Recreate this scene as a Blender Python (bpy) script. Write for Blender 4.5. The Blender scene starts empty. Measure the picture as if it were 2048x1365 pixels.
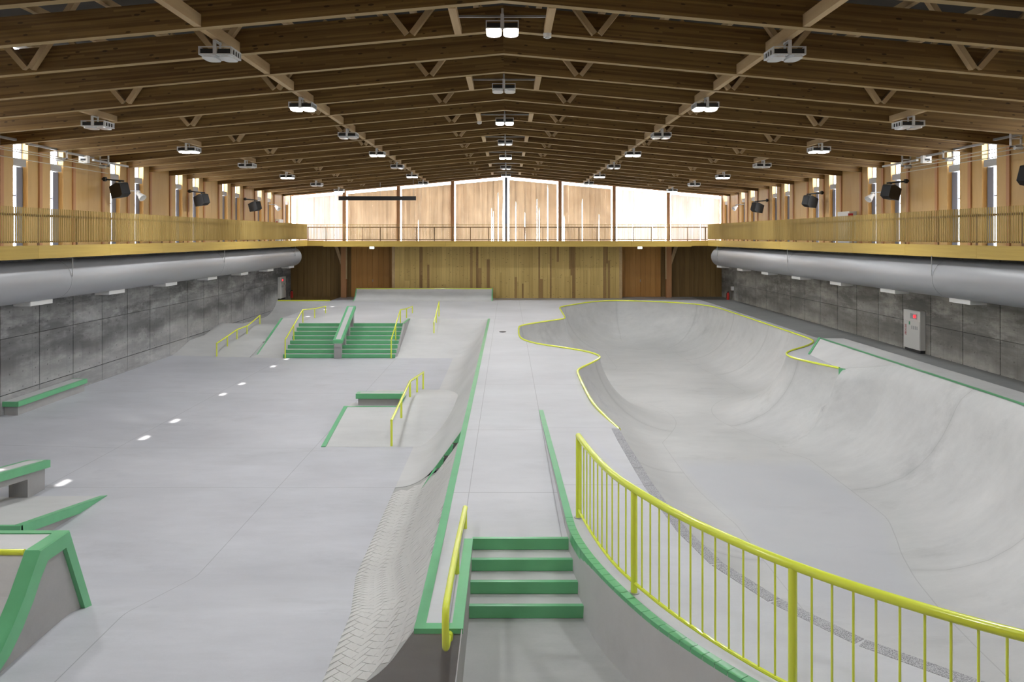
import bpy, bmesh, math, random
import numpy as np
from mathutils import Vector, Matrix, geometry

random.seed(7)
SC = bpy.context.scene
COL = SC.collection
R = math.radians

# ------------------------------------------------------------------ camera, sky, sun, exposure
cam_d = bpy.data.cameras.new('camera')
cam = bpy.data.objects.new('camera', cam_d)
COL.objects.link(cam)
cam_d.sensor_width = 36.0
cam_d.lens = 36.0 * 1525 / 2048
cam_d.shift_x = 9.0 / 2048
cam_d.shift_y = -209.5 / 2048
cam_d.clip_start = 0.05
cam_d.clip_end = 300
cam.location = (0, 0, 4.0)
cam.rotation_euler = (R(90), 0, 0)
SC.camera = cam

world = bpy.data.worlds.new('overcast_sky')
SC.world = world
world.use_nodes = True
bg = world.node_tree.nodes['Background']
bg.inputs[0].default_value = (0.93, 0.97, 1.0, 1)
bg.inputs[1].default_value = 11.5

sun_d = bpy.data.lights.new('sun', 'SUN')
sun_d.energy = 9.0
sun_d.angle = R(0.6)
sun_d.color = (1.0, 0.95, 0.88)
sun = bpy.data.objects.new('sun', sun_d)
COL.objects.link(sun)
sun.location = (-40, 40, 60)
sun.rotation_euler = Vector((1.0, -0.55, -2.05)).to_track_quat('-Z', 'Y').to_euler()

SC.view_settings.view_transform = 'Standard'
SC.view_settings.look = 'None'
SC.view_settings.gamma = 1.0
SC.view_settings.use_curve_mapping = False
SC.view_settings.exposure = 0.38
LAMP_POWER = 135.0

# ------------------------------------------------------------------ materials
def new_mat(name):
    m = bpy.data.materials.new(name)
    m.use_nodes = True
    nt = m.node_tree
    return m, nt, nt.nodes['Principled BSDF']

def node(nt, t, **kw):
    n = nt.nodes.new(t)
    for k, v in kw.items():
        setattr(n, k, v)
    return n

def math_n(nt, op, a, b=None, clamp=False):
    n = node(nt, 'ShaderNodeMath', operation=op, use_clamp=clamp)
    for i, v in enumerate((a, b)):
        if v is None:
            continue
        if isinstance(v, (int, float)):
            n.inputs[i].default_value = v
        else:
            nt.links.new(v, n.inputs[i])
    return n.outputs[0]

def mix_c(nt, fac, a, b, mode='MIX'):
    n = node(nt, 'ShaderNodeMix', data_type='RGBA', blend_type=mode)
    for s, v in ((n.inputs[0], fac), (n.inputs[6], a), (n.inputs[7], b)):
        if isinstance(v, (int, float)):
            s.default_value = v
        elif isinstance(v, tuple):
            s.default_value = (*v, 1) if len(v) == 3 else v
        else:
            nt.links.new(v, s)
    return n.outputs[2]

def noise(nt, vec, scale, detail=3, rough=0.55):
    n = node(nt, 'ShaderNodeTexNoise')
    n.inputs['Scale'].default_value = scale
    n.inputs['Detail'].default_value = detail
    n.inputs['Roughness'].default_value = rough
    if vec is not None:
        nt.links.new(vec, n.inputs['Vector'])
    return n.outputs['Fac']

def mapping(nt, vec, scale=(1, 1, 1), loc=(0, 0, 0)):
    n = node(nt, 'ShaderNodeMapping')
    n.inputs['Scale'].default_value = scale
    n.inputs['Location'].default_value = loc
    nt.links.new(vec, n.inputs['Vector'])
    return n.outputs['Vector']

def remap(nt, v, a, b, c=0.0, d=1.0):
    n = node(nt, 'ShaderNodeMapRange')
    n.inputs[1].default_value = a
    n.inputs[2].default_value = b
    n.inputs[3].default_value = c
    n.inputs[4].default_value = d
    nt.links.new(v, n.inputs[0])
    return n.outputs[0]

def bump(nt, bsdf, h, strength=0.2, dist=0.01):
    n = node(nt, 'ShaderNodeBump')
    n.inputs['Strength'].default_value = strength
    n.inputs['Distance'].default_value = dist
    nt.links.new(h, n.inputs['Height'])
    nt.links.new(n.outputs[0], bsdf.inputs['Normal'])

def plain(name, col, rough=0.5, metal=0.0, spec=0.5, coat=0.0, var=0.0):
    m, nt, b = new_mat(name)
    b.inputs['Base Color'].default_value = (*col, 1)
    b.inputs['Roughness'].default_value = rough
    b.inputs['Metallic'].default_value = metal
    b.inputs['Specular IOR Level'].default_value = spec
    b.inputs['Coat Weight'].default_value = coat
    if var:
        g = node(nt, 'ShaderNodeNewGeometry')
        f = noise(nt, g.outputs['Position'], 3.0, 4)
        c = mix_c(nt, remap(nt, f, 0.3, 0.7), tuple(x * (1 - var) for x in col), tuple(min(1, x * (1 + var)) for x in col))
        nt.links.new(c, b.inputs['Base Color'])
    return m

def seam_mask(nt, coord, values, w):
    acc = None
    for v in values:
        d = math_n(nt, 'ABSOLUTE', math_n(nt, 'SUBTRACT', coord, float(v)))
        s = math_n(nt, 'LESS_THAN', d, w)
        acc = s if acc is None else math_n(nt, 'MAXIMUM', acc, s)
    return acc

def concrete(name, dark, light, xs=(), ys=(), rough=0.5, seam_w=0.006, stain=0.25, brush=True, attr_seams=False):
    m, nt, b = new_mat(name)
    g = node(nt, 'ShaderNodeNewGeometry')
    pos = g.outputs['Position']
    sep = node(nt, 'ShaderNodeSeparateXYZ')
    nt.links.new(pos, sep.inputs[0])
    big = noise(nt, mapping(nt, pos, (0.28, 0.4, 0.4)), 1.0, 5, 0.6)
    med = noise(nt, mapping(nt, pos, (0.7, 2.2, 2.2)), 1.3, 6, 0.65)
    fine = noise(nt, pos, 34.0, 3, 0.6)
    f = math_n(nt, 'ADD', math_n(nt, 'MULTIPLY', remap(nt, big, 0.3, 0.7), 0.45), math_n(nt, 'MULTIPLY', remap(nt, med, 0.25, 0.75), 0.4))
    f = math_n(nt, 'ADD', f, math_n(nt, 'MULTIPLY', fine, 0.15))
    col = mix_c(nt, f, dark, light)
    st = noise(nt, mapping(nt, pos, (0.5, 0.9, 0.9), (7, 3, 1)), 0.9, 7, 0.7)
    col = mix_c(nt, math_n(nt, 'MULTIPLY', remap(nt, st, 0.56, 0.78), stain), col, tuple(x * 0.62 for x in dark))
    if brush:
        sc = noise(nt, mapping(nt, pos, (2.0, 26.0, 26.0)), 1.0, 4, 0.7)
        col = mix_c(nt, math_n(nt, 'MULTIPLY', remap(nt, sc, 0.62, 0.8), 0.22), col, tuple(x * 0.75 for x in dark))
    masks = []
    if xs:
        masks.append(seam_mask(nt, sep.outputs[0], xs, seam_w))
    if ys:
        masks.append(seam_mask(nt, sep.outputs[1], ys, seam_w * 1.4))
    if attr_seams:
        a = node(nt, 'ShaderNodeAttribute', attribute_name='edge_s').outputs['Fac']
        d = node(nt, 'ShaderNodeAttribute', attribute_name='edge_t').outputs['Fac']
        fr = math_n(nt, 'ABSOLUTE', math_n(nt, 'SUBTRACT', math_n(nt, 'FRACT', math_n(nt, 'DIVIDE', a, 5.2)), 0.5))
        rad = math_n(nt, 'MULTIPLY', math_n(nt, 'LESS_THAN', fr, 0.0016), math_n(nt, 'LESS_THAN', d, 1.0))
        ring = math_n(nt, 'LESS_THAN', math_n(nt, 'ABSOLUTE', math_n(nt, 'SUBTRACT', d, 1.0)), 0.003)
        masks += [rad, ring]
        wide = math_n(nt, 'MULTIPLY', remap(nt, fr, 0.0, 0.03, 1.0, 0.0), math_n(nt, 'LESS_THAN', d, 1.0))
        col = mix_c(nt, math_n(nt, 'MULTIPLY', wide, 0.2), col, tuple(x * 0.6 for x in dark))
    if attr_seams:
        yb_ = math_n(nt, 'MULTIPLY', remap(nt, sep.outputs[1], 11.0, 13.0), remap(nt, sep.outputs[1], 19.8, 20.6, 1.0, 0.0))
        flat = math_n(nt, 'MULTIPLY', remap(nt, d, 0.97, 1.1), yb_)
        col = mix_c(nt, math_n(nt, 'MULTIPLY', flat, 0.55), col, (0.47, 0.485, 0.53))
    if masks:
        mk = masks[0]
        for q in masks[1:]:
            mk = math_n(nt, 'MAXIMUM', mk, q)
        col = mix_c(nt, math_n(nt, 'MULTIPLY', mk, 0.3 if attr_seams else 0.5), col, tuple(x * 0.35 for x in dark))
    nt.links.new(col, b.inputs['Base Color'])
    rr = remap(nt, med, 0.3, 0.7, rough - 0.08, rough + 0.1)
    nt.links.new(rr, b.inputs['Roughness'])
    b.inputs['Specular IOR Level'].default_value = 0.4
    bump(nt, b, math_n(nt, 'ADD', fine, math_n(nt, 'MULTIPLY', med, 2.0)), 0.12, 0.004)
    return m

def wall_concrete(name, dark, light, holes=True, band=None):
    m, nt, b = new_mat(name)
    g = node(nt, 'ShaderNodeNewGeometry')
    pos = g.outputs['Position']
    sep = node(nt, 'ShaderNodeSeparateXYZ')
    nt.links.new(pos, sep.inputs[0])
    oi = node(nt, 'ShaderNodeObjectInfo')
    big = noise(nt, mapping(nt, pos, (0.5, 0.45, 1.1)), 1.0, 7, 0.65)
    streak = noise(nt, mapping(nt, pos, (3, 3.2, 0.5)), 1.0, 5, 0.65)
    fine = noise(nt, pos, 22.0, 4, 0.7)
    f = math_n(nt, 'ADD', math_n(nt, 'MULTIPLY', remap(nt, big, 0.32, 0.68), 0.6), math_n(nt, 'MULTIPLY', remap(nt, streak, 0.25, 0.75), 0.25))
    f = math_n(nt, 'ADD', f, math_n(nt, 'MULTIPLY', fine, 0.12))
    f = math_n(nt, 'ADD', f, math_n(nt, 'MULTIPLY', math_n(nt, 'SUBTRACT', oi.outputs['Random'], 0.5), 0.22), True)
    col = mix_c(nt, f, dark, light)
    st = noise(nt, mapping(nt, pos, (1.0, 0.22, 1.6), (3, 9, 2)), 1.0, 6, 0.65)
    col = mix_c(nt, math_n(nt, 'MULTIPLY', remap(nt, st, 0.44, 0.6), 0.75), col, tuple(x * 0.75 for x in dark))
    lt = noise(nt, mapping(nt, pos, (1.0, 0.9, 2.4), (13, 4, 8)), 1.0, 6, 0.7)
    col = mix_c(nt, math_n(nt, 'MULTIPLY', remap(nt, lt, 0.5, 0.7), 0.6), col, tuple(min(1, x * 1.25) for x in light))
    if band:
        wv = noise(nt, mapping(nt, pos, (0.5, 0.4, 0.15), (2, 5, 0)), 1.0, 5, 0.6)
        zz_ = math_n(nt, 'ADD', sep.outputs[2], math_n(nt, 'MULTIPLY', math_n(nt, 'SUBTRACT', wv, 0.5), 1.6))
        below = remap(nt, zz_, band - 0.3, band + 0.25, 1.0, 0.0)
        col = mix_c(nt, math_n(nt, 'MULTIPLY', below, 0.5), col, light)
        dk_ = math_n(nt, 'SUBTRACT', remap(nt, zz_, band - 0.25, band + 0.2), remap(nt, zz_, band + 0.2, band + 1.0))
        col = mix_c(nt, math_n(nt, 'MULTIPLY', dk_, 0.65), col, tuple(x * 0.9 for x in dark))
    if holes:
        def fr(c, p, o):
            return math_n(nt, 'SUBTRACT', math_n(nt, 'FRACT', math_n(nt, 'DIVIDE', math_n(nt, 'ADD', c, o), p)), 0.5)
        dy = math_n(nt, 'MULTIPLY', fr(sep.outputs[1], 0.6, 0.0), 0.6)
        dz = math_n(nt, 'MULTIPLY', fr(sep.outputs[2], 0.45, 0.2), 0.45)
        d2 = math_n(nt, 'ADD', math_n(nt, 'MULTIPLY', dy, dy), math_n(nt, 'MULTIPLY', dz, dz))
        hm = math_n(nt, 'LESS_THAN', d2, 0.0006)
        col = mix_c(nt, math_n(nt, 'MULTIPLY', hm, 0.55), col, tuple(x * 0.4 for x in dark))
        frl = math_n(nt, 'ABSOLUTE', fr(sep.outputs[1], 0.9, 0.0))
        ln = math_n(nt, 'LESS_THAN', frl, 0.007)
        col = mix_c(nt, math_n(nt, 'MULTIPLY', ln, 0.3), col, tuple(x * 0.5 for x in dark))
    nt.links.new(col, b.inputs['Base Color'])
    b.inputs['Roughness'].default_value = 0.75
    bump(nt, b, math_n(nt, 'ADD', fine, big), 0.2, 0.006)
    return m

def wood(name, dark, light, grain=(0.6, 14, 14), rand=0.35, rough=0.6, lam=None, knots=0.0, spec=0.3):
    m, nt, b = new_mat(name)
    tc = node(nt, 'ShaderNodeTexCoord')
    oi = node(nt, 'ShaderNodeObjectInfo')
    off = node(nt, 'ShaderNodeVectorMath', operation='SCALE')
    cmb = node(nt, 'ShaderNodeCombineXYZ')
    for i in range(3):
        nt.links.new(oi.outputs['Random'], cmb.inputs[i])
    nt.links.new(cmb.outputs[0], off.inputs[0])
    off.inputs['Scale'].default_value = 37.0
    add = node(nt, 'ShaderNodeVectorMath', operation='ADD')
    nt.links.new(tc.outputs['Object'], add.inputs[0])
    nt.links.new(off.outputs[0], add.inputs[1])
    v = add.outputs[0]
    n1 = noise(nt, mapping(nt, v, grain), 1.0, 6, 0.65)
    n2 = noise(nt, mapping(nt, v, tuple(x * 0.22 for x in grain)), 1.0, 3, 0.5)
    f = math_n(nt, 'ADD', math_n(nt, 'MULTIPLY', remap(nt, n1, 0.3, 0.7), 0.45), math_n(nt, 'MULTIPLY', remap(nt, n2, 0.3, 0.7), 0.35))
    f = math_n(nt, 'ADD', f, math_n(nt, 'MULTIPLY', math_n(nt, 'SUBTRACT', oi.outputs['Random'], 0.5), rand))
    if lam:
        sep = node(nt, 'ShaderNodeSeparateXYZ')
        nt.links.new(v, sep.inputs[0])
        zi = math_n(nt, 'FLOOR', math_n(nt, 'DIVIDE', sep.outputs[2], lam))
        xi = math_n(nt, 'FLOOR', math_n(nt, 'ADD', math_n(nt, 'DIVIDE', sep.outputs[0], 2.6), math_n(nt, 'MULTIPLY', zi, 0.37)))
        wn = node(nt, 'ShaderNodeTexWhiteNoise', noise_dimensions='2D')
        cb = node(nt, 'ShaderNodeCombineXYZ')
        nt.links.new(zi, cb.inputs[0])
        nt.links.new(xi, cb.inputs[1])
        nt.links.new(cb.outputs[0], wn.inputs['Vector'])
        f = math_n(nt, 'ADD', f, math_n(nt, 'MULTIPLY', math_n(nt, 'SUBTRACT', wn.outputs['Value'], 0.5), 0.75))
    f = math_n(nt, 'ADD', f, 0.08, True)
    col = mix_c(nt, f, dark, light)
    if knots:
        vo = node(nt, 'ShaderNodeTexVoronoi')
        vo.inputs['Scale'].default_value = 1.0
        nt.links.new(mapping(nt, v, (2.6, 3.0, 7.5)), vo.inputs['Vector'])
        k = math_n(nt, 'LESS_THAN', vo.outputs['Distance'], 0.13)
        col = mix_c(nt, math_n(nt, 'MULTIPLY', k, knots), col, tuple(x * 0.25 for x in dark))
    nt.links.new(col, b.inputs['Base Color'])
    b.inputs['Roughness'].default_value = rough
    b.inputs['Specular IOR Level'].default_value = spec
    return m

def pitted(name):
    m, nt, b = new_mat(name)
    g = node(nt, 'ShaderNodeNewGeometry')
    f = noise(nt, g.outputs['Position'], 85.0, 3, 0.7)
    f2 = noise(nt, g.outputs['Position'], 9.0, 3, 0.6)
    c = mix_c(nt, remap(nt, f, 0.42, 0.58), (0.17, 0.165, 0.175), (0.54, 0.54, 0.56))
    c = mix_c(nt, math_n(nt, 'MULTIPLY', remap(nt, f2, 0.45, 0.7), 0.5), c, (0.46, 0.46, 0.48))
    nt.links.new(c, b.inputs['Base Color'])
    b.inputs['Roughness'].default_value = 0.9
    bump(nt, b, f, 0.6, 0.01)
    return m

M = {}
M['street'] = concrete('street_concrete', (0.37, 0.376, 0.405), (0.58, 0.587, 0.625), xs=(-9.58, -4.75), ys=(15.77, 18.72, 25.2), stain=0.35)
M['deck'] = concrete('deck_concrete', (0.42, 0.424, 0.445), (0.61, 0.614, 0.635), xs=(-0.6, 0.72), ys=(11.9, 15.75, 20.6, 25.7, 31.2, 36.9), stain=0.25)
M['ramp'] = concrete('ramp_concrete', (0.42, 0.42, 0.42), (0.62, 0.62, 0.615), stain=0.25)
M['bowl'] = concrete('bowl_concrete', (0.41, 0.415, 0.415), (0.62, 0.62, 0.61), stain=0.45, attr_seams=True, brush=True)
M['grey'] = concrete('cast_concrete', (0.28, 0.275, 0.27), (0.42, 0.415, 0.41), stain=0.2, rough=0.65, brush=False)
M['landing'] = concrete('landing_concrete', (0.29, 0.295, 0.29), (0.47, 0.475, 0.465), stain=0.3, brush=False)
M['walk'] = concrete('walkway_concrete', (0.19, 0.20, 0.195), (0.29, 0.295, 0.29), stain=0.1, brush=False)
M['retain'] = concrete('retaining_concrete', (0.42, 0.42, 0.425), (0.56, 0.56, 0.565), stain=0.25, brush=False, rough=0.6)
M['brick'] = concrete('paver_concrete', (0.47, 0.465, 0.45), (0.64, 0.635, 0.615), stain=0.15, brush=False, rough=0.6)
M['rough'] = pitted('pitted_stone')
M['grout'] = plain('brick_joint', (0.40, 0.40, 0.385), 0.9)
M['wall_l'] = wall_concrete('formed_concrete_cool', (0.14, 0.14, 0.143), (0.48, 0.48, 0.48), band=0.35)
M['wall_r'] = wall_concrete('formed_concrete_warm', (0.15, 0.143, 0.13), (0.48, 0.46, 0.42), band=0.3)
M['wall_new'] = wall_concrete('fresh_concrete', (0.30, 0.30, 0.30), (0.42, 0.42, 0.42), holes=False)
M['joint'] = plain('dark_joint', (0.035, 0.035, 0.035), 0.9)
M['green'] = plain('green_paint', (0.14, 0.455, 0.22), 0.3, spec=0.5, var=0.06)
M['green_d'] = M['green']
M['yellow'] = plain('yellow_paint', (0.75, 0.83, 0.075), 0.25, spec=0.5, coat=0.15)
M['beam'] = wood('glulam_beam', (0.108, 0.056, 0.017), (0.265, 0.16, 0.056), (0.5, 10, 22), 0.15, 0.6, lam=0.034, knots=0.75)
M['soffit_bounce'] = wood('beam_underside_bounce', (0.29, 0.195, 0.085), (0.46, 0.33, 0.155), (0.5, 10, 10), 0.15, 0.6)  # paler underside wood, light bounced off the floor partly put into the colour
M['pale'] = wood('pale_timber', (0.42, 0.28, 0.14), (0.62, 0.46, 0.26), (6, 0.6, 6), 0.3, 0.6)
M['strut'] = wood('strut_timber', (0.36, 0.24, 0.12), (0.52, 0.38, 0.21), (6, 6, 0.6), 0.3, 0.6)
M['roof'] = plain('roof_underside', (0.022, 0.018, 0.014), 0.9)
M['ply'] = wood('plywood_panel', (0.50, 0.30, 0.11), (0.66, 0.44, 0.185), (3, 3, 0.5), 0.22, 0.5)
M['post'] = wood('cedar_post', (0.42, 0.20, 0.09), (0.56, 0.30, 0.14), (9, 9, 0.5), 0.3, 0.55)
M['fascia'] = wood('fascia_timber', (0.40, 0.27, 0.055), (0.57, 0.40, 0.10), (8, 0.5, 16), 0.15, 0.5)
M['fascia_x'] = wood('fascia_timber_across', (0.40, 0.27, 0.055), (0.57, 0.40, 0.10), (0.5, 8, 16), 0.15, 0.5)
M['slat'] = wood('slat_timber', (0.32, 0.222, 0.062), (0.47, 0.335, 0.11), (9, 3, 0.4), 0.2, 0.5)
M['slat_rail'] = plain('rail_bronze', (0.20, 0.11, 0.05), 0.5)
M['plank'] = wood('rough_plank', (0.48, 0.335, 0.115), (0.72, 0.54, 0.205), (11, 11, 0.3), 0.4, 0.65, knots=0.6)
M['plank_dark'] = wood('weathered_plank', (0.24, 0.14, 0.055), (0.44, 0.285, 0.11), (11, 11, 0.3), 0.4, 0.65, knots=0.5)
M['dark_plank'] = wood('dark_plank', (0.18, 0.105, 0.035), (0.33, 0.21, 0.08), (9, 9, 0.4), 0.5, 0.6)
M['door'] = wood('red_brown_door', (0.42, 0.20, 0.05), (0.60, 0.32, 0.10), (7, 7, 0.4), 0.4, 0.5)
M['duct'] = plain('duct_metal', (0.33, 0.335, 0.35), 0.42, metal=0.15, spec=0.5)
M['white'] = plain('white_enamel', (0.80, 0.80, 0.79), 0.45)
M['off_white'] = plain('cabinet_enamel', (0.66, 0.655, 0.63), 0.45)
M['lamp_grey'] = plain('lamp_housing', (0.62, 0.63, 0.64), 0.45)
M['lens_off'] = plain('lamp_lens_unlit', (0.72, 0.73, 0.74), 0.15)
M['steel'] = plain('galvanised_steel', (0.42, 0.43, 0.44), 0.4, metal=0.6)
M['frame'] = plain('window_frame', (0.20, 0.21, 0.26), 0.45)
M['blind'] = plain('blind_box', (0.45, 0.44, 0.44), 0.5)
M['black'] = plain('black_plastic', (0.012, 0.012, 0.013), 0.5)
M['dark'] = plain('dark_void', (0.03, 0.03, 0.032), 0.7)
M['red'] = plain('red_paint', (0.60, 0.03, 0.02), 0.35)
M['red_print'] = plain('red_print', (0.45, 0.03, 0.04), 0.6)
M['green_print'] = plain('green_print', (0.05, 0.30, 0.14), 0.6)
M['grey_print'] = plain('grey_print', (0.35, 0.35, 0.36), 0.6)
M['cable'] = plain('cable_cover', (0.60, 0.55, 0.44), 0.6)
M['slab'] = plain('foundation', (0.2, 0.2, 0.2), 0.9)

def emit(name, col, s):
    m, nt, b = new_mat(name)
    b.inputs['Base Color'].default_value = (*col, 1)
    b.inputs['Emission Color'].default_value = (*col, 1)
    b.inputs['Emission Strength'].default_value = s
    return m
M['lens_on'] = emit('lamp_lens_lit', (1.0, 0.98, 0.94), 14.0)
M['red_lamp'] = emit('red_pilot_lamp', (1.0, 0.03, 0.04), 1.6)
M['exit'] = emit('exit_lamp', (0.75, 1.0, 0.9), 3.0)

def glass_mat():
    m, nt, b = new_mat('window_glass')
    nt.nodes.remove(b)
    out = nt.nodes['Material Output']
    tr = node(nt, 'ShaderNodeBsdfTransparent')
    gl = node(nt, 'ShaderNodeBsdfGlossy')
    gl.inputs['Roughness'].default_value = 0.03
    mx = node(nt, 'ShaderNodeMixShader')
    mx.inputs[0].default_value = 0.05
    nt.links.new(tr.outputs[0], mx.inputs[1])
    nt.links.new(gl.outputs[0], mx.inputs[2])
    nt.links.new(mx.outputs[0], out.inputs[0])
    return m
M['glass'] = glass_mat()

def curtain_mat(name, c1, c2, trans):
    m, nt, b = new_mat(name)
    out = nt.nodes['Material Output']
    g = node(nt, 'ShaderNodeNewGeometry')
    n1 = noise(nt, mapping(nt, g.outputs['Position'], (5.0, 0.0, 0.12)), 1.0, 4, 0.65)
    n2 = noise(nt, mapping(nt, g.outputs['Position'], (1.3, 0.0, 0.7)), 1.0, 2, 0.5)
    f = math_n(nt, 'ADD', math_n(nt, 'MULTIPLY', remap(nt, n1, 0.3, 0.7), 0.65), math_n(nt, 'MULTIPLY', remap(nt, n2, 0.35, 0.65), 0.35))
    c = mix_c(nt, f, c1, c2)
    df = node(nt, 'ShaderNodeBsdfDiffuse')
    tl = node(nt, 'ShaderNodeBsdfTranslucent')
    nt.links.new(c, df.inputs[0])
    nt.links.new(c, tl.inputs[0])
    mx = node(nt, 'ShaderNodeMixShader')
    mx.inputs[0].default_value = trans
    nt.links.new(df.outputs[0], mx.inputs[1])
    nt.links.new(tl.outputs[0], mx.inputs[2])
    nt.links.new(mx.outputs[0], out.inputs[0])
    nt.nodes.remove(b)
    return m
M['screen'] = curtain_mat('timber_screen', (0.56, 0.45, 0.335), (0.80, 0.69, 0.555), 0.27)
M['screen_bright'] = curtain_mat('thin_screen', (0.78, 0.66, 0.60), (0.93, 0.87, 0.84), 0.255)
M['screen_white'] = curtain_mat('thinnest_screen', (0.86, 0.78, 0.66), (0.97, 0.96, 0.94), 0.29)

# ------------------------------------------------------------------ mesh helpers
class MB:
    def __init__(self):
        self.v, self.f = [], []
    def add(self, vs, fs):
        o = len(self.v)
        self.v += [tuple(p) for p in vs]
        self.f += [tuple(i + o for i in q) for q in fs]
        return self
    def box(self, x0, x1, y0, y1, z0, z1):
        vs = [(x, y, z) for z in (z0, z1) for y in (y0, y1) for x in (x0, x1)]
        return self.add(vs, [(0, 2, 3, 1), (4, 5, 7, 6), (0, 1, 5, 4), (2, 6, 7, 3), (0, 4, 6, 2), (1, 3, 7, 5)])
    def quad(self, a, b, c, d):
        return self.add([a, b, c, d], [(0, 1, 2, 3)])
    def prism(self, poly, axis, lo, hi):
        """poly in the two axes other than `axis`, extruded from lo to hi"""
        n = len(poly)
        def pt(p, t):
            if axis == 'x': return (t, p[0], p[1])
            if axis == 'y': return (p[0], t, p[1])
            return (p[0], p[1], t)
        vs = [pt(p, lo) for p in poly] + [pt(p, hi) for p in poly]
        fs = [tuple(range(n))[::-1], tuple(range(n, 2 * n))]
        fs += [(i, (i + 1) % n, n + (i + 1) % n, n + i) for i in range(n)]
        return self.add(vs, fs)
    def bar(self, a, b, w, h, up=(0, 0, 1)):
        a, b = Vector(a), Vector(b)
        d = (b - a).normalized()
        u = Vector(up)
        s = d.cross(u)
        if s.length < 1e-4:
            s = d.cross(Vector((0, 1, 0)))
        s.normalize()
        u = s.cross(d).normalized()
        s, u = s * w / 2, u * h / 2
        vs = [p + q for p in (a, b) for q in (-s - u, s - u, s + u, -s + u)]
        return self.add(vs, [(3, 2, 1, 0), (4, 5, 6, 7), (0, 1, 5, 4), (1, 2, 6, 5), (2, 3, 7, 6), (3, 0, 4, 7)])
    def tube(self, pts, r, n=8, caps=True):
        pts = [Vector(p) for p in pts]
        rings = []
        prev = None
        for i, p in enumerate(pts):
            d = (pts[min(i + 1, len(pts) - 1)] - pts[max(i - 1, 0)]).normalized()
            if prev is None:
                ref = Vector((0, 0, 1)) if abs(d.z) < 0.9 else Vector((1, 0, 0))
                s = d.cross(ref).normalized()
            else:
                s = (prev - d * prev.dot(d)).normalized()
            prev = s
            u = s.cross(d)
            rings.append([p + (s * math.cos(2 * math.pi * k / n) + u * math.sin(2 * math.pi * k / n)) * r for k in range(n)])
        vs = [q for ring in rings for q in ring]
        fs = [(i * n + k, i * n + (k + 1) % n, (i + 1) * n + (k + 1) % n, (i + 1) * n + k) for i in range(len(pts) - 1) for k in range(n)]
        if caps:
            fs += [tuple(range(n))[::-1], tuple(range((len(pts) - 1) * n, len(pts) * n))]
        return self.add(vs, fs)
    def grid(self, rows):
        n = len(rows[0])
        vs = [p for r in rows for p in r]
        return self.add(vs, [(i * n + j, i * n + j + 1, (i + 1) * n + j + 1, (i + 1) * n + j) for i in range(len(rows) - 1) for j in range(n - 1)])
    def mesh(self, name, mat, smooth=False):
        me = bpy.data.meshes.new(name)
        me.from_pydata(self.v, [], self.f)
        bm = bmesh.new()
        bm.from_mesh(me)
        bmesh.ops.recalc_face_normals(bm, faces=bm.faces)
        bm.to_mesh(me)
        bm.free()
        if mat:
            me.materials.append(mat)
        if smooth:
            me.polygons.foreach_set('use_smooth', [True] * len(me.polygons))
            me.set_sharp_from_angle(angle=R(40))
        return me
    def build(self, name, mat, parent=None, smooth=False, bevel=0.0):
        o = link(name, self.mesh(name, mat, smooth), parent)
        if bevel:
            bv = o.modifiers.new('bevel', 'BEVEL')
            bv.width = bevel
            bv.segments = 2
            bv.limit_method = 'ANGLE'
        return o

def link(name, data, parent=None, loc=None):
    o = bpy.data.objects.new(name, data)
    COL.objects.link(o)
    if parent is not None:
        o.parent = parent
    if loc is not None:
        o.location = loc
    return o

def tag(o, label=None, cat=None, group=None, kind=None):
    for k, v in (('label', label), ('category', cat), ('group', group), ('kind', kind)):
        if v:
            o[k] = v
    return o

def empty(name, loc=(0, 0, 0), rz=0.0):
    o = link(name, None, None, loc)
    o.rotation_euler = (0, 0, rz)
    o.empty_display_size = 0.2
    return o

def thing(name, label, cat, loc=(0, 0, 0), group=None, kind=None, rz=0.0):
    return tag(empty(name, loc, rz), label, cat, group, kind)

def copy_tree(o, parent=None):
    c = o.copy()
    COL.objects.link(c)
    c.parent = parent
    for ch in list(o.children):
        copy_tree(ch, c)
    return c

def lerp(a, b, t):
    return a + (b - a) * t

def interp(x, xs, ys):
    return float(np.interp(x, xs, ys))

def resample(pts, step):
    P = np.array(pts, float)
    d = np.r_[0, np.cumsum(np.linalg.norm(np.diff(P, axis=0), axis=1))]
    n = max(2, int(round(d[-1] / step)) + 1)
    t = np.linspace(0, d[-1], n)
    return np.stack([np.interp(t, d, P[:, k]) for k in range(P.shape[1])], 1), t

def smooth_path(pts, it=2):
    P = [tuple(p) for p in pts]
    for _ in range(it):
        Q = [P[0]]
        for a, b in zip(P[:-1], P[1:]):
            Q.append(tuple(lerp(x, y, 0.25) for x, y in zip(a, b)))
            Q.append(tuple(lerp(x, y, 0.75) for x, y in zip(a, b)))
        Q.append(P[-1])
        P = Q
    return P

def smoothstep(t):
    t = max(0.0, min(1.0, t))
    return t * t * (3 - 2 * t)

ORD = ['first', 'second', 'third', 'fourth', 'fifth', 'sixth', 'seventh', 'eighth', 'ninth', 'tenth', 'eleventh', 'twelfth']

# ------------------------------------------------------------------ dimensions (metres); centre deck is z = 0
XL, XR = -14.3, 14.15          # faces of the long side walls
YB, YF = 50.4, -4.0            # far gable, wall behind the viewer
XC = -0.09                     # ridge
RIDGE, SLOPE = 7.85, 0.0905    # underside of beams
BAL_X = 12.3                   # balcony fronts
BAL_Y = 46.8
def beam_z(x):
    return RIDGE - SLOPE * abs(x - XC)

# ================================================================== THE SETTING
floor = tag(empty('floor'), 'pale grey polished concrete skatepark floor', 'floor', kind='structure')
MB().box(XL - 0.4, XR + 0.4, YF - 0.3, YB + 0.4, -3.4, -3.2).build('foundation_slab', M['slab'], floor)

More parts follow.
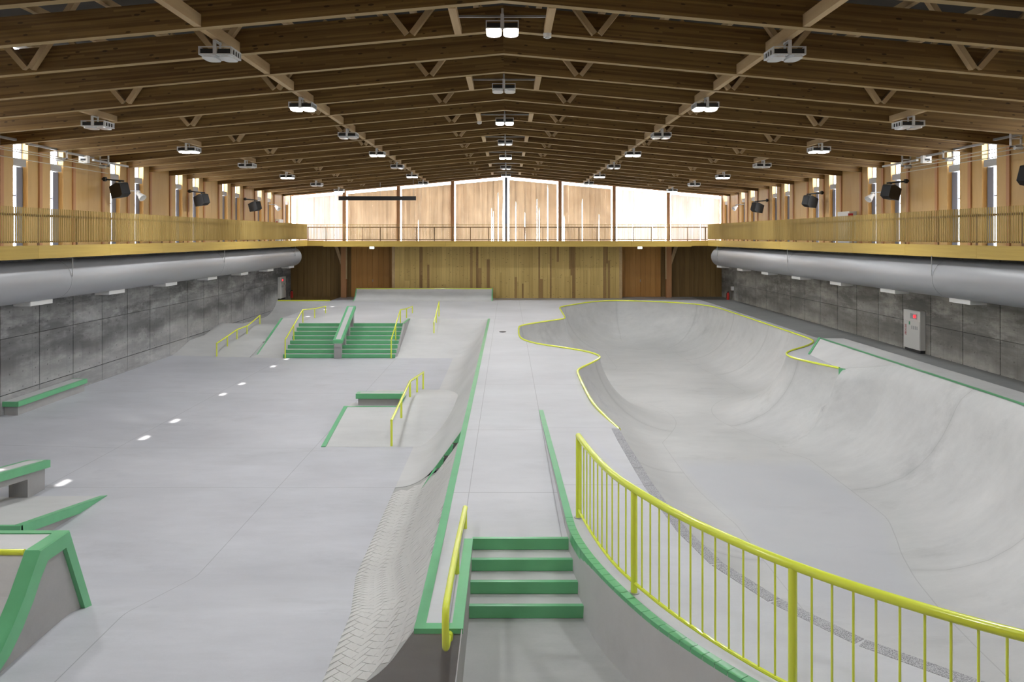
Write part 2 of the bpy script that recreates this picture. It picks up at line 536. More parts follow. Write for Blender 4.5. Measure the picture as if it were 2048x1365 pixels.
EDGE = -0.94                   # left edge of the centre deck
BA = R(54)
def bank_total(h):
    if h > 1 - math.cos(BA):
        return (h - (1 - math.cos(BA))) / math.tan(BA) + math.sin(BA)
    return math.sin(math.acos(max(-1, 1 - h)))
def bank_len(h):
    if h > 1 - math.cos(BA):
        return BA + (h - (1 - math.cos(BA))) / math.sin(BA)
    return math.acos(1 - h)
def bank_pt(h, s):
    """distance from the deck edge and height at arc length s above the foot of the bank"""
    U = bank_total(h)
    a = BA if h > 1 - math.cos(BA) else math.acos(1 - h)
    if s < a:
        return U - math.sin(s), -h + 1 - math.cos(s)
    d = s - a
    return U - math.sin(a) - d * math.cos(a), -h + 1 - math.cos(a) + d * math.sin(a)

def street_base(y):
    t = (y - 9.3) / 2.5
    t = max(0, min(1, t))
    e = 0.12
    # straight slope with rounded ends
    if t <= e: s = t * t / (2 * e) / (1 - e)
    elif t < 1 - e: s = (t - e / 2) / (1 - e)
    else: s = 1 - (1 - t) ** 2 / (2 * e) / (1 - e)
    return -0.68 - 0.52 * s
def street_z(x, y):
    tilt = 0.12 * max(0, min(1, (-x - 9.5) / 4.8)) * max(0, min(1, (y - 9) / 4))
    return street_base(y) + tilt
def bank_h(y):
    if y <= 32.5:
        return -street_base(y)
    return max(0.0, 1.2 * (37.0 - y) / 4.5)

ys = list(np.arange(YF, 9.0, 1.0)) + list(np.arange(9.0, 12.2, 0.1)) + list(np.arange(12.4, 32.4, 0.8)) + [32.5]
rows = []
for y in ys:
    xb = EDGE - bank_total(bank_h(y))
    rows.append([(x, y, street_z(x, y)) for x in np.linspace(XL, xb, 40)])
MB().grid(rows).build('street_slab', M['street'], floor, smooth=True)

# left lane with its kinked bank and dip
lane = [(32.5, -1.2), (33.0, -1.12), (34.3, -0.80), (35.9, -0.78), (36.4, -0.70), (37.4, -0.50), (38.2, -0.46), (39.2, -0.58), (40.5, -0.78), (44.6, -0.82)]
rr = 1.15
for k in range(1, 9):
    a = R(72) * k / 8
    rise = 0.82
    lane.append((44.6 + (47.3 - 44.6) * math.sin(a) / math.sin(R(72)) * 0.97 + 0.03 * (47.3 - 44.6) * k / 8, -0.82 + rise * (1 - math.cos(a)) / (1 - math.cos(R(72)))))
rows = [[(x, y, z + 0.12 * max(0, min(1, (-x - 9.5) / 4.8)) * (1 if y < 38 else max(0, (47.3 - y) / 9.3))) for x in np.linspace(XL, -11.0, 10)] for y, z in lane]
MB().grid(rows).build('left_lane_slab', M['ramp'], floor, smooth=True)
MB().prism([(32.5, -1.3)] + [(y, z) for y, z in lane] + [(47.3, -1.3)], 'x', -11.03, -11.0).build('lane_side_wall', M['ramp'], floor)
# ramp between the lane and the stairs
MB().prism([(32.4, -1.22), (33.4, -1.2), (37.2, 0.0), (37.2, -1.4), (32.4, -1.4)], 'x', -11.0, -9.58).build('side_ramp_slab', M['ramp'], floor)
# ramp right of the stairs, down to the street
rows = []
for y in np.linspace(32.5, 37.0, 24):
    h = bank_h(y)
    xb = EDGE - bank_total(h)
    rows.append([(x, y, -h) for x in np.linspace(-4.8, xb, 12)])
MB().grid(rows).build('right_ramp_slab', M['ramp'], floor, smooth=True)

# ---- bowl outline (coping line at deck level, then the pitted edge, then the tall quarter wall)
COP = [(10.02, 23.02), (9.73, 23.74), (9.45, 24.5), (9.33, 25.1), (9.38, 25.63), (9.54, 26.07), (9.88, 26.58), (10.58, 27.35), (11.13, 28.05), (11.5, 28.64), (11.69, 29.19), (11.76, 29.8), (11.77, 32.0), (11.77, 36.0), (11.76, 40.0), (11.74, 42.4), (11.5, 43.9), (10.81, 45.15), (9.8, 46.0), (8.7, 46.6), (7.13, 47.25), (6.02, 47.1), (5.0, 46.21), (3.96, 44.69), (3.05, 43.17), (2.89, 42.5), (2.87, 40.94), (2.83, 37.4), (2.73, 36.8), (1.75, 35.67), (0.91, 34.56), (0.6, 33.98), (0.49, 33.42), (0.46, 31.5), (0.47, 30.6), (0.53, 29.76), (0.76, 28.91), (1.2, 28.11), (2.05, 27.23), (2.76, 26.35), (3.03, 25.63), (3.06, 25.21), (2.98, 24.8), (2.58, 23.83), (2.19, 23.02), (2.07, 22.59), (2.04, 22.02), (2.02, 20.54), (2.02, 19.24), (2.03, 18.48), (2.06, 17.89), (2.13, 17.09), (2.30, 15.7)]
EDGE2 = [(2.30, 15.7), (2.28, 15.0), (2.28, 13.99), (2.275, 12.72), (2.28, 11.42), (2.37, 9.75), (2.52, 8.98), (2.74, 8.4), (3.06, 7.75), (3.41, 7.26), (3.84, 6.8), (4.6, 6.2), (5.6, 5.7), (7.0, 5.3), (8.6, 5.2)]
def deck_rise(y):
    return 0.15 * max(0.0, min(1.0, (17.53 - y) / 7.0))
EAST = [(8.6, 5.2), (9.3, 6.5), (9.6, 9.0), (9.75, 11.5), (10.0, 13.0), (10.6, 14.6), (10.96, 15.8), (11.0, 17.0), (11.0, 20.9), (11.0, 21.3), (10.9, 21.48), (10.02, 23.02)]
cop_s = smooth_path(COP, 1)
b1, _ = resample(cop_s, 0.16)
b2, _ = resample(smooth_path(EDGE2, 1), 0.16)
b3, _ = resample(smooth_path(EAST, 1), 0.16)
loop = [(x, y, 0.0, 0) for x, y in b1[:-1]] + [(x, y, deck_rise(y), 0) for x, y in b2[:-1]]
for x, y in b3[:-1]:
    zt = 0.4 if y < 21.3 else lerp(0.4, 0.0, (y - 21.3) / 1.72)
    zt = lerp(0.15, 0.4, smoothstep((y - 5.2) / 4)) if y < 9.2 else zt
    loop.append((x, y, zt, 1))
LP = np.array([[p[0], p[1]] for p in loop])
LZ = np.array([p[2] for p in loop])
LT = np.array([p[3] for p in loop])
n = len(LP)
seg_a, seg_b = LP, np.roll(LP, -1, 0)
LS = np.r_[0, np.cumsum(np.linalg.norm(seg_b - seg_a, axis=1))][:-1]
def edge_dist(P):
    out_d, out_i, out_t = [], [], []
    ab = seg_b - seg_a
    L2 = (ab ** 2).sum(1) + 1e-12
    for i in range(0, len(P), 800):
        p = P[i:i + 800, None, :]
        t = np.clip(((p - seg_a[None]) * ab[None]).sum(2) / L2, 0, 1)
        q = seg_a[None] + t[..., None] * ab[None]
        d = np.linalg.norm(p - q, axis=2)
        j = d.argmin(1)
        out_i.append(j)
        out_d.append(d[np.arange(len(j)), j])
        out_t.append(t[np.arange(len(j)), j])
    return np.concatenate(out_d), np.concatenate(out_i), np.concatenate(out_t)
def inside(P):
    x, y = P[:, 0], P[:, 1]
    c = np.zeros(len(P), bool)
    for (xa, ya), (xb_, yb_) in zip(seg_a, seg_b):
        cond = (ya > y) != (yb_ > y)
        c ^= cond & (x < (xb_ - xa) * (y - ya) / (yb_ - ya + 1e-15) + xa)
    return c
def bowl_floor(y):
    return np.interp(y, [28, 38.5], [-2.0, -2.4])
QP_D = [0, 0.34, 0.57, 0.84, 1.18, 1.73, 2.3, 2.89]
QP_Z = [0.4, 0.12, -0.40, -0.92, -1.34, -1.74, -1.93, -2.0]
BR = 2.5
def bowl_z(P):
    d, i, t = edge_dist(P)
    j = (i + 1) % n
    zt = LZ[i] * (1 - t) + LZ[j] * t
    zf = bowl_floor(P[:, 1])
    D = np.minimum(zt - zf, BR * 0.985)
    run = np.sqrt(BR ** 2 - (BR - D) ** 2)
    arc = zf + BR - np.sqrt(np.maximum(0, BR ** 2 - np.maximum(0, run - d) ** 2))
    qp = np.interp(d, QP_D, QP_Z)
    qp = zf + (qp + 2.0) / 2.4 * (zt - zf)
    # blend the two wall shapes where they meet so the hip stays soft
    wq = LT[i].astype(float)
    z = np.where(wq > 0.5, qp, arc)
    runq = np.where(wq > 0.5, 2.89, run)
    return z, d / runq, LS[i] + t * np.linalg.norm(seg_b[i] - seg_a[i], axis=1)
pts = []
nrm = np.roll(LP, -1, 0) - np.roll(LP, 1, 0)
nrm = np.stack([-nrm[:, 1], nrm[:, 0]], 1)
nrm /= np.linalg.norm(nrm, axis=1)[:, None]
if not inside(LP[100:101] + nrm[100:101] * 0.05)[0]:
    nrm = -nrm
for off in (0.04, 0.1, 0.18, 0.28, 0.4, 0.55, 0.75, 1.0, 1.3, 1.65, 2.05, 2.47):
    Q = LP + nrm * off
    ok = inside(Q)
    d, _, _ = edge_dist(Q)
    pts.append(Q[ok & (d > off * 0.96)])
gx, gy = np.meshgrid(np.arange(0.3, 12.0, 0.3), np.arange(5.2, 47.4, 0.3))
G = np.stack([gx.ravel(), gy.ravel()], 1)
G = G[inside(G)]
d, _, _ = edge_dist(G)
pts.append(G[d > 2.6])
pts.append(G[(d > 0.35) & (d <= 2.6)])
inner = np.concatenate(pts)
# thin out near-duplicate points
key = {}
keep = []
for k, p in enumerate(inner):
    c = (round(p[0] / 0.07), round(p[1] / 0.07))
    if c not in key:
        key[c] = 1
        keep.append(k)
inner = inner[keep]
allp = np.concatenate([LP, inner])
vc = [Vector((float(x), float(y))) for x, y in allp]
cv, ce, cf, _, _, _ = geometry.delaunay_2d_cdt(vc, [], [list(range(n))], 1, 1e-5)
P2 = np.array([[v.x, v.y] for v in cv])
zz, tt, ss = bowl_z(P2)
bowl = thing('skate_bowl', 'large kidney shaped concrete skate bowl with yellow coping on the right', 'skate bowl', (6.5, 28, -2.2))
me = bpy.data.meshes.new('bowl_surface')
bm = bmesh.new()
bvs = [bm.verts.new((float(x), float(y), float(z))) for (x, y), z in zip(P2, zz)]
for q in cf:
    try:
        bm.faces.new([bvs[i] for i in q])
    except ValueError:
        pass
bmesh.ops.recalc_face_normals(bm, faces=bm.faces)
if sum(fc.normal.z for fc in bm.faces) < 0:
    bmesh.ops.reverse_faces(bm, faces=bm.faces)
bm.to_mesh(me)
bm.free()
ls0 = LS[np.argmin(np.linalg.norm(LP - np.array([11.0, 18.06]), axis=1))]
for nm, arr in (('edge_s', ss), ('edge_t', tt)):
    at = me.attributes.new(nm, 'FLOAT', 'POINT')
    at.data.foreach_set('value', arr.astype(np.float32) if nm == 'edge_t' else (arr - ls0 + 2.6 + 520).astype(np.float32))
me.materials.append(M['bowl'])
me.polygons.foreach_set('use_smooth', [True] * len(me.polygons))
def put(name, data, parent, world_origin=True):
    o = link(name, data, parent)
    if parent is not None:
        o.matrix_parent_inverse = Matrix.Translation(-Vector(parent.location))
    return o
put('bowl_surface', me, bowl)
def part(mb, name, mat, parent, smooth=False, bevel=0.0):
    """build geometry given in world coordinates as a child of `parent`"""
    o = mb.build(name, mat, parent, smooth, bevel)
    o.matrix_parent_inverse = (Matrix.Translation(parent.location) @ parent.rotation_euler.to_matrix().to_4x4()).inverted()
    return o
cp, _ = resample(cop_s, 0.12)
part(MB().tube([(x, y, 0.02) for x, y in cp], 0.034, 8), 'coping', M['yellow'], bowl, True)
part(MB().prism([(10.00, 23.0), (10.16, 22.86), (10.10, 22.78), (9.97, 22.96)], 'z', -0.42, 0.03), 'coping_end_plate', M['green'], bowl)
# pitted stone edging along the viewer's side of the bowl
e2, _ = resample(smooth_path(EDGE2, 1), 0.95)
for a, b in zip(e2[:-1], e2[1:]):
    a, b = Vector((a[0], a[1], 0)), Vector((b[0], b[1], 0))
    dv = (b - a).normalized()
    sd = Vector((dv.y, -dv.x, 0))
    if sd.x > 0 and a.y > 9: sd = -sd
    w_ = 0.16
    g_ = dv * 0.006
    za, zb = deck_rise(a.y) + 0.004, deck_rise(b.y) + 0.004
    p = [a + g_, b - g_, b - g_ + sd * w_, a + g_ + sd * w_]
    zs = [za, zb, zb, za]
    top = [(q.x, q.y, z) for q, z in zip(p, zs)]
    bot = [(q.x, q.y, z - 0.06) for q, z in zip(p, zs)]
    part(MB().add(bot + top, [(0, 1, 2, 3), (4, 5, 6, 7), (0, 1, 5, 4), (1, 2, 6, 5), (2, 3, 7, 6), (3, 0, 4, 7)]), 'edging_stone', M['rough'], bowl)

# ---- tall quarter wall platform beside the bowl
qp = thing('quarter_wall', 'raised concrete platform with long green edge above the bowl right side', 'ramp', (11.4, 18, 0))
qe, _ = resample(smooth_path(EAST, 1), 0.3)
qe = [(x, y) for x, y in qe if y < 20.8]
tops = []
for x, y in qe:
    z = lerp(0.15, 0.4, smoothstep((y - 5.2) / 4)) if y < 9.2 else 0.4
    tops.append((x, y, z))
tops += [(11.0, 21.3, 0.4), (11.0, 23.0, 0.4), (11.0, 26.9, 0.4)]
rows = [[(x, y, z), (11.87, y, z), (11.87, y, -0.05)] for x, y, z in tops]
m_ = MB().grid(rows)
m_.quad((11.0, 26.9, 0.4), (11.87, 26.9, 0.4), (11.87, 26.9, -0.05), (11.0, 26.9, -0.05))
part(m_, 'platform', M['ramp'], qp)
part(MB().grid([[(x - 0.02, y, z + 0.006), (x + 0.13, y, z + 0.006), (x + 0.13, y, z - 0.05)] for x, y, z in tops]), 'edge_strip', M['green'], qp)
# gentle bank from the platform down to the coping
m_ = MB()
m_.add([(11, 26.9, .4), (10.2, 25.8, 0.004), (10.12, 24.5, 0.004), (10.02, 23.02, 0.004), (11, 21.3, .4), (11, 23, .4), (11, 24.9, .4)],
       [(0, 1, 6), (1, 2, 6), (2, 5, 6), (2, 3, 5), (3, 4, 5)])
part(m_, 'bank_face', M['ramp'], qp)
part(MB().bar((11.0, 26.88, 0.42), (10.2, 25.78, 0.02), 0.07, 0.03), 'bank_edge', M['green'], qp)
part(MB().bar((10.52, 15.2, -0.35), (10.12, 15.35, -0.95), 0.11, 0.03, up=(-1, 0, 0.5)), 'hip_stripe', M['green'], qp)
# grey walkway strip beside the right wall
MB().box(13.0, XR, 3, YB, -0.02, 0.035)

# ---- centre deck slab
outer = [(-11.0, YB), (-11.0, 37.2), (-9.58, 37.2), (-9.58, 35.0), (-4.8, 35.0), (-4.8, 37.0), (EDGE, 37.0), (EDGE, 7.77), (-0.46, 7.77), (-0.46, 10.07), (0.79, 10.07), (0.79, 10.56), (0.72, 17.53), (2.08, 17.53)]
cl = [(x, y) for x, y in b1 if True]
cl_rev = [tuple(p) for p in cl[::-1] if not (p[1] < 17.55 and p[0] < 3)]
outer += cl_rev
outer += [(10.12, 24.5), (10.2, 25.8), (11.0, 26.9), (11.87, 26.9), (11.87, 3.0), (XR, 3.0), (XR, YB)]
cv, ce, cf, _, _, _ = geometry.delaunay_2d_cdt([Vector(map(float, p)) for p in outer], [], [list(range(len(outer)))], 1, 1e-5)
m_ = MB()
m_.add([(v.x, v.y, 0.0) for v in cv], [tuple(q) for q in cf])
dk = m_.build('deck_slab', M['deck'], floor)
MB().box(12.15, XR, 3.0, YB - 0.1, -0.05, 0.012).build('wall_walkway', M['walk'], floor)
# deck skirts where it drops to lower ground
MB().box(-0.47, -0.46, 6.0, 10.07, -0.9, 0.0).build('skirt', M['grey'], floor)
MB().prism([(EDGE, 0.0), (-0.46, 0.0), (-0.46, -0.95), (EDGE - 1.2, -0.95)] , 'y', 7.765, 7.77)
bk = [(EDGE - bank_pt(0.68, s)[0] + EDGE * 0, bank_pt(0.68, s)[1]) for s in np.linspace(bank_len(0.68), 0, 14)]
bk = [(EDGE - bank_pt(0.68, s)[0], bank_pt(0.68, s)[1]) for s in np.linspace(bank_len(0.68), 0, 14)]
MB().prism([(-0.46, -0.001)] + bk + [(bk[-1][0], -1.0), (-0.46, -1.0)], 'y', 7.77, 7.79).build('deck_end_face', M['grey'], floor)
# lower landing between the planter end and the curved wall
MB().box(-0.46, 3.5, YF, 9.12, -0.75, -0.572).build('landing_slab', M['landing'], floor)
MB().box(-14.2, -0.46, YF, 7.77, -1.4, -0.682)
MB().box(-2.2, -0.46, YF, 7.77, -0.9, -0.69).build('apron_slab', M['street'], floor)

# ---- raised deck behind the curved kerb
KERB = [(0.72, 17.53), (0.79, 10.56), (0.80, 9.98), (0.89, 9.34), (1.06, 8.65), (1.26, 8.06), (1.44, 7.61), (1.60, 7.30), (1.82, 6.92), (2.06, 6.55), (2.5, 5.95), (3.1, 5.3), (4.0, 4.6), (5.2, 4.0), (7.0, 3.6)]
kp = np.array(KERB)
ka, _ = resample([KERB[0]] + [(0.755, 14.0)] + [KERB[1]], 0.5)
kb, _ = resample(smooth_path(KERB[1:], 2), 0.15)
kerb_pts = [tuple(p) for p in ka[:-1]] + [tuple(p) for p in kb]
NK = 60
kk, _ = resample(kerb_pts, 0.01)
kk = kk[np.linspace(0, len(kk) - 1, NK).astype(int)]
ee = np.array([(2.08, 17.53), (2.13, 17.09)] + [tuple(p) for p in b2])
ee, _ = resample(ee, 0.01)
ee = ee[np.linspace(0, len(ee) - 1, NK).astype(int)]
rows = []
for (x0, y0), (x1, y1) in zip(kk, ee):
    rows.append([(lerp(x0, x1, t), lerp(y0, y1, t), deck_rise(lerp(y0, y1, t))) for t in np.linspace(0, 1, 8)])
MB().grid(rows).build('raised_deck_slab', M['deck'], floor, smooth=True)

kerb = thing('curved_kerb', 'green topped concrete kerb wall curving beside the front steps', 'kerb', (0.8, 10, 0))
# straight part: thin green top with grey face
m_ = MB()
for (x0, y0), (x1, y1) in zip(ka[:-1], ka[1:]):
    z0, z1 = deck_rise(y0) + 0.008, deck_rise(y1) + 0.008
    m_.add([(x0, y0, z0 - .02), (x1, y1, z1 - .02), (x1 + .1, y1, z1 - .02), (x0 + .1, y0, z0 - .02), (x0, y0, z0), (x1, y1, z1), (x1 + .1, y1, z1), (x0 + .1, y0, z0)],
           [(0, 1, 2, 3), (4, 5, 6, 7), (0, 1, 5, 4), (1, 2, 6, 5), (2, 3, 7, 6), (3, 0, 4, 7)])
part(m_, 'kerb_strip', M['green'], kerb)
m_ = MB()
for (x0, y0), (x1, y1) in zip(ka[:-1], ka[1:]):
    m_.quad((x0, y0, deck_rise(y0)), (x1, y1, deck_rise(y1)), (x1, y1, -0.05), (x0, y0, -0.05))
part(m_, 'kerb_face', M['retain'], kerb)
cen = Vector((6, 12))
for k in range(len(kb) - 1):
    a, b = Vector(kb[k]), Vector(kb[k + 1])
    dv = (b - a).normalized()
    nv = Vector((dv.y, -dv.x)) * -1
    if nv.dot(cen - a) < 0: nv = -nv
    g_ = dv * 0.004
    a_, b_ = a + g_, b - g_
    q = [a_, b_, b_ + nv * 0.1, a_ + nv * 0.1]
    zt = deck_rise((a.y + b.y) / 2) + 0.01
    zb = zt - (0.14 if a.y < 10.1 else 0.03)
    part(MB().add([(p.x, p.y, zb) for p in q] + [(p.x, p.y, zt) for p in q], [(0, 1, 2, 3), (4, 5, 6, 7), (0, 1, 5, 4), (1, 2, 6, 5), (2, 3, 7, 6), (3, 0, 4, 7)]), 'kerb_block', M['green'], kerb)
rows = []
for k in range(len(kb)):
    a = Vector(kb[k])
    dv = (Vector(kb[min(k + 1, len(kb) - 1)]) - Vector(kb[max(k - 1, 0)])).normalized()
    nv = Vector((dv.y, -dv.x)) * -1
    if nv.dot(cen - a) < 0: nv = -nv
    bt = 0.10 * smoothstep((9.8 - a.y) / 1.5)
    rows.append([(a.x + nv.x * 0.004, a.y + nv.y * 0.004, deck_rise(a.y) - 0.01), (a.x - nv.x * bt, a.y - nv.y * bt, -0.6)])
part(MB().grid(rows), 'retaining_face', M['retain'], kerb, True)

# ---- brick bank along the centre deck
bank = thing('brick_bank', 'long curved bank with herringbone brick paving and green edge left of centre deck', 'ramp', (-1.6, 20, -0.6))
def cut(y):
    return 0.11 * (y - 14.7) / 1.07 if 14.7 < y < 15.77 else 0.0
NEAR = 15.77
def bank_rows(y_list, sink=0.0):
    out = []
    for y in y_list:
        h = bank_h(y)
        L = bank_len(h)
        row = []
        for s in np.linspace(0, 1, 22):
            u, z = bank_pt(h, s * L)
            c = cut(y) * smoothstep((s - 0.35) / 0.1)
            row.append((EDGE - u + c, y, z - sink))
        out.append(row)
    return out
part(MB().grid(bank_rows(list(np.arange(7.78, 15.6, 0.12)) + [15.765], 0.005)), 'brick_bed', M['grout'], bank, True)
part(MB().grid(bank_rows(np.r_[np.linspace(15.77, 32.5, 40), np.linspace(32.7, 36.98, 20)])), 'smooth_bank', M['ramp'], bank, True)
# herringbone pavers laid in the bank's own surface (arc length, along)
u_ = 0.105
cells = []
c45 = math.cos(R(45))
for i in range(-140, 140):
    for j in range(-140, 140):
        dm = (i - j) % 4
        if dm == 0: rect = (i, j, i + 2, j + 1)
        elif dm == 3: rect = (i, j, i + 1, j + 2)
        else: continue
        cx, cy = (rect[0] + rect[2]) / 2 * u_, (rect[1] + rect[3]) / 2 * u_
        s, yy = (cx - cy) * c45, (cx + cy) * c45 + 11.0
        if not (7.85 < yy < 15.5): continue
        if not (-0.11 <= s <= bank_len(bank_h(yy)) - 0.03): continue
        cells.append((yy, s, rect))
cells.sort()
mb_rest = MB()
for k, (yy, s, rc) in enumerate(cells):
    g_ = 0.0025
    cor = [(rc[0] * u_ + g_, rc[1] * u_ + g_), (rc[2] * u_ - g_, rc[1] * u_ + g_), (rc[2] * u_ - g_, rc[3] * u_ - g_), (rc[0] * u_ + g_, rc[3] * u_ - g_)]
    rnd = random.uniform(-0.001, 0.001)
    low, top = [], []
    for (a, b) in cor:
        sy = (a + b) * c45 + 11.0
        h = bank_h(min(max(sy, 7.78), 15.76))
        L = bank_len(h)
        sx = min(max((a - b) * c45, 0.0), L)
        sy = min(max(sy, 7.78), 15.755)
        u, z = bank_pt(h, sx)
        th = min(sx, BA)
        c = cut(sy) * smoothstep((sx / L - 0.35) / 0.1)
        nx, nz = -math.sin(th), math.cos(th)
        x = EDGE - u + c
        top.append((x + nx * rnd, sy, z + nz * rnd))
        low.append((x - nx * 0.02, sy, z - nz * 0.02))
    fs = [(4, 5, 6, 7), (0, 1, 5, 4), (1, 2, 6, 5), (2, 3, 7, 6), (3, 0, 4, 7)]
    if k < 300:
        part(MB().add(low + top, fs), 'brick', M['brick'], bank)
    else:
        mb_rest.add(low + top, fs)
tag(part(mb_rest, 'brick_field', M['brick'], bank), kind='stuff')
# green painted edge of the deck
part(MB().box(EDGE - 0.01, EDGE + 0.10, 7.77, 37.0, -0.03, 0.006), 'edge_strip', M['green'], bank)
part(MB().box(-0.57, -0.455, 7.77, 10.07, -0.03, 0.006), 'inner_strip', M['green'], bank)
part(MB().box(EDGE - 0.012, -0.452, 7.755, 7.87, -0.045, 0.007), 'end_strip', M['green'], bank)
# three green faced notches where the brick part meets the smooth part
h = 1.2
L = bank_len(h)
lo_, hi_ = [], []
for q in np.linspace(0.46, 1.0, 14):
    u, z = bank_pt(h, q * L)
    lo_.append((EDGE - u - 0.001, z))
    hi_.append((EDGE - u + 0.16, z - 0.02))
part(MB().prism(lo_ + hi_[::-1], 'y', 15.767, 15.80), 'bank_end', M['retain'], bank)
for k in range(3):
    s0 = lerp(0.50, 1.0, k / 3)
    s1 = lerp(0.50, 1.0, (k + 1) / 3) - 0.012
    ua, za = bank_pt(h, s0 * L)
    ub, zb = bank_pt(h, s1 * L)
    xa, xb = EDGE - ua, EDGE - ub
    part(MB().prism([(xa, za), (xa + 0.135, za), (xb + 0.004, zb), (xb, zb)], 'y', 15.70, 15.768), 'notch_face', M['green'], bank)
    part(MB().prism([(xa + 0.135, za), (xa + 0.16, za), (xb + 0.03, zb - 0.01), (xb + 0.004, zb)], 'y', 15.60, 15.72), 'notch_edge', M['green'], bank)
ua, za = bank_pt(h, 0.5 * L)
ub, zb = bank_pt(h, 0.33 * L)
part(MB().add([(EDGE - ua, 15.70, za + 0.01), (EDGE - ua + 0.06, 15.70, za + 0.01), (EDGE - ub + 0.02, 15.0, zb + 0.015)], [(0, 1, 2)]), 'notch_tail', M['green'], bank)

# ================================================================== ROOF
ceiling = tag(empty('ceiling'), 'timber roof of close set brown glulam gable beams', 'ceiling', kind='structure')
RZ = 9.58  # unseen eave height, set so sun through the high windows reaches the floor
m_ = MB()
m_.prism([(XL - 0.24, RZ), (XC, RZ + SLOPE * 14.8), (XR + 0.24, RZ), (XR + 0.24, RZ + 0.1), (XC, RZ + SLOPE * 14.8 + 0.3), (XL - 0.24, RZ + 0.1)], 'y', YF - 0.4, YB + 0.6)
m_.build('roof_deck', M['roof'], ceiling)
BW, BD = 0.16, 0.46
ang = math.atan(SLOPE)
half_len = (XC - XL) / math.cos(ang) + 0.02
beam_me = {}
for s in (-1, 1):
    m_ = MB()
    if s < 0:
        poly = [(0, 0), (0, BD / math.cos(ang)), (-half_len, BD), (-half_len, 0)]
        poly = [(0, 0), (BD * math.sin(ang), BD * math.cos(ang) / math.cos(ang) * 1.0), (-half_len, BD), (-half_len, 0)]
    else:
        poly = [(0, 0), (-BD * math.sin(ang), BD), (half_len, BD), (half_len, 0)]
    m_.prism(poly, 'y', -BW / 2, BW / 2)
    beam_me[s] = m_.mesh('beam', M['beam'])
    beam_me[s].materials.append(M['soffit_bounce'])
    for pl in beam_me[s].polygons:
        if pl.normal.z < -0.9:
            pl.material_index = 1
BEAM_Y = [12.5 + 1.8 * k for k in range(-8, 21)]
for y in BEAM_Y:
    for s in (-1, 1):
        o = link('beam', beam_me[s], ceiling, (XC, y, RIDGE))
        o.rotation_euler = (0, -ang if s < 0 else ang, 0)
# long purlins and the short ones at the lamps
LAMP_Y = [13.4 + 5.4 * k for k in range(-2, 7)]
for x in (-5.05, 4.87):
    for y0, y1 in zip(BEAM_Y[:-1], BEAM_Y[1:]):
        z = beam_z(x) + 0.015
        MB().box(-0.06, 0.06, BW / 2, 1.8 - BW / 2, 0, 0.2).build('purlin', M['pale'], ceiling).location = (x, y0, z)
for y in LAMP_Y:
    for x in (XC - 0.83, XC + 0.83):
        MB().box(-0.065, 0.065, -0.82, 0.82, 0, 0.12).build('purlin', M['pale'], ceiling).location = (x, y, beam_z(x) - 0.01)
    MB().box(XC - 0.77, XC + 0.77, y - 0.02, y + 0.02, RIDGE + 0.0, RIDGE + 0.035).build('lamp_bar', M['steel'], ceiling)
    for x in (-10.1, 9.88):
        MB().box(-0.06, 0.06, -0.82, 0.82, 0, 0.14).build('purlin', M['pale'], ceiling).location = (x, y, beam_z(x) + 0.01)
# V struts
v_me = {}
for s in (-1, 1):
    m_ = MB().bar((0, 0, 0), (s * 1.2, -0.3, 1.5), 0.10, 0.13, up=(0, 1, 0))
    v_me[s] = m_.mesh('strut', M['strut'])
for k, y in enumerate(BEAM_Y):
    if (k % 2) == 0: continue
    for x in (-8.87, -5.38, -1.82, 1.66, 5.2, 8.68):
        yy = y
        for s in (-1, 1):
            link('strut', v_me[s], ceiling, (x + s * 0.05, yy - BW / 2 - 0.08, beam_z(x) + 0.06))
# roof joists just above the beams
for x in np.arange(-12.6, 12.8, 1.2):
    MB().box(-0.05, 0.05, YF, YB, 0, 0.12).build('joist', M['pale'], ceiling).location = (float(x), 0, beam_z(float(x)) + BD + 0.07)

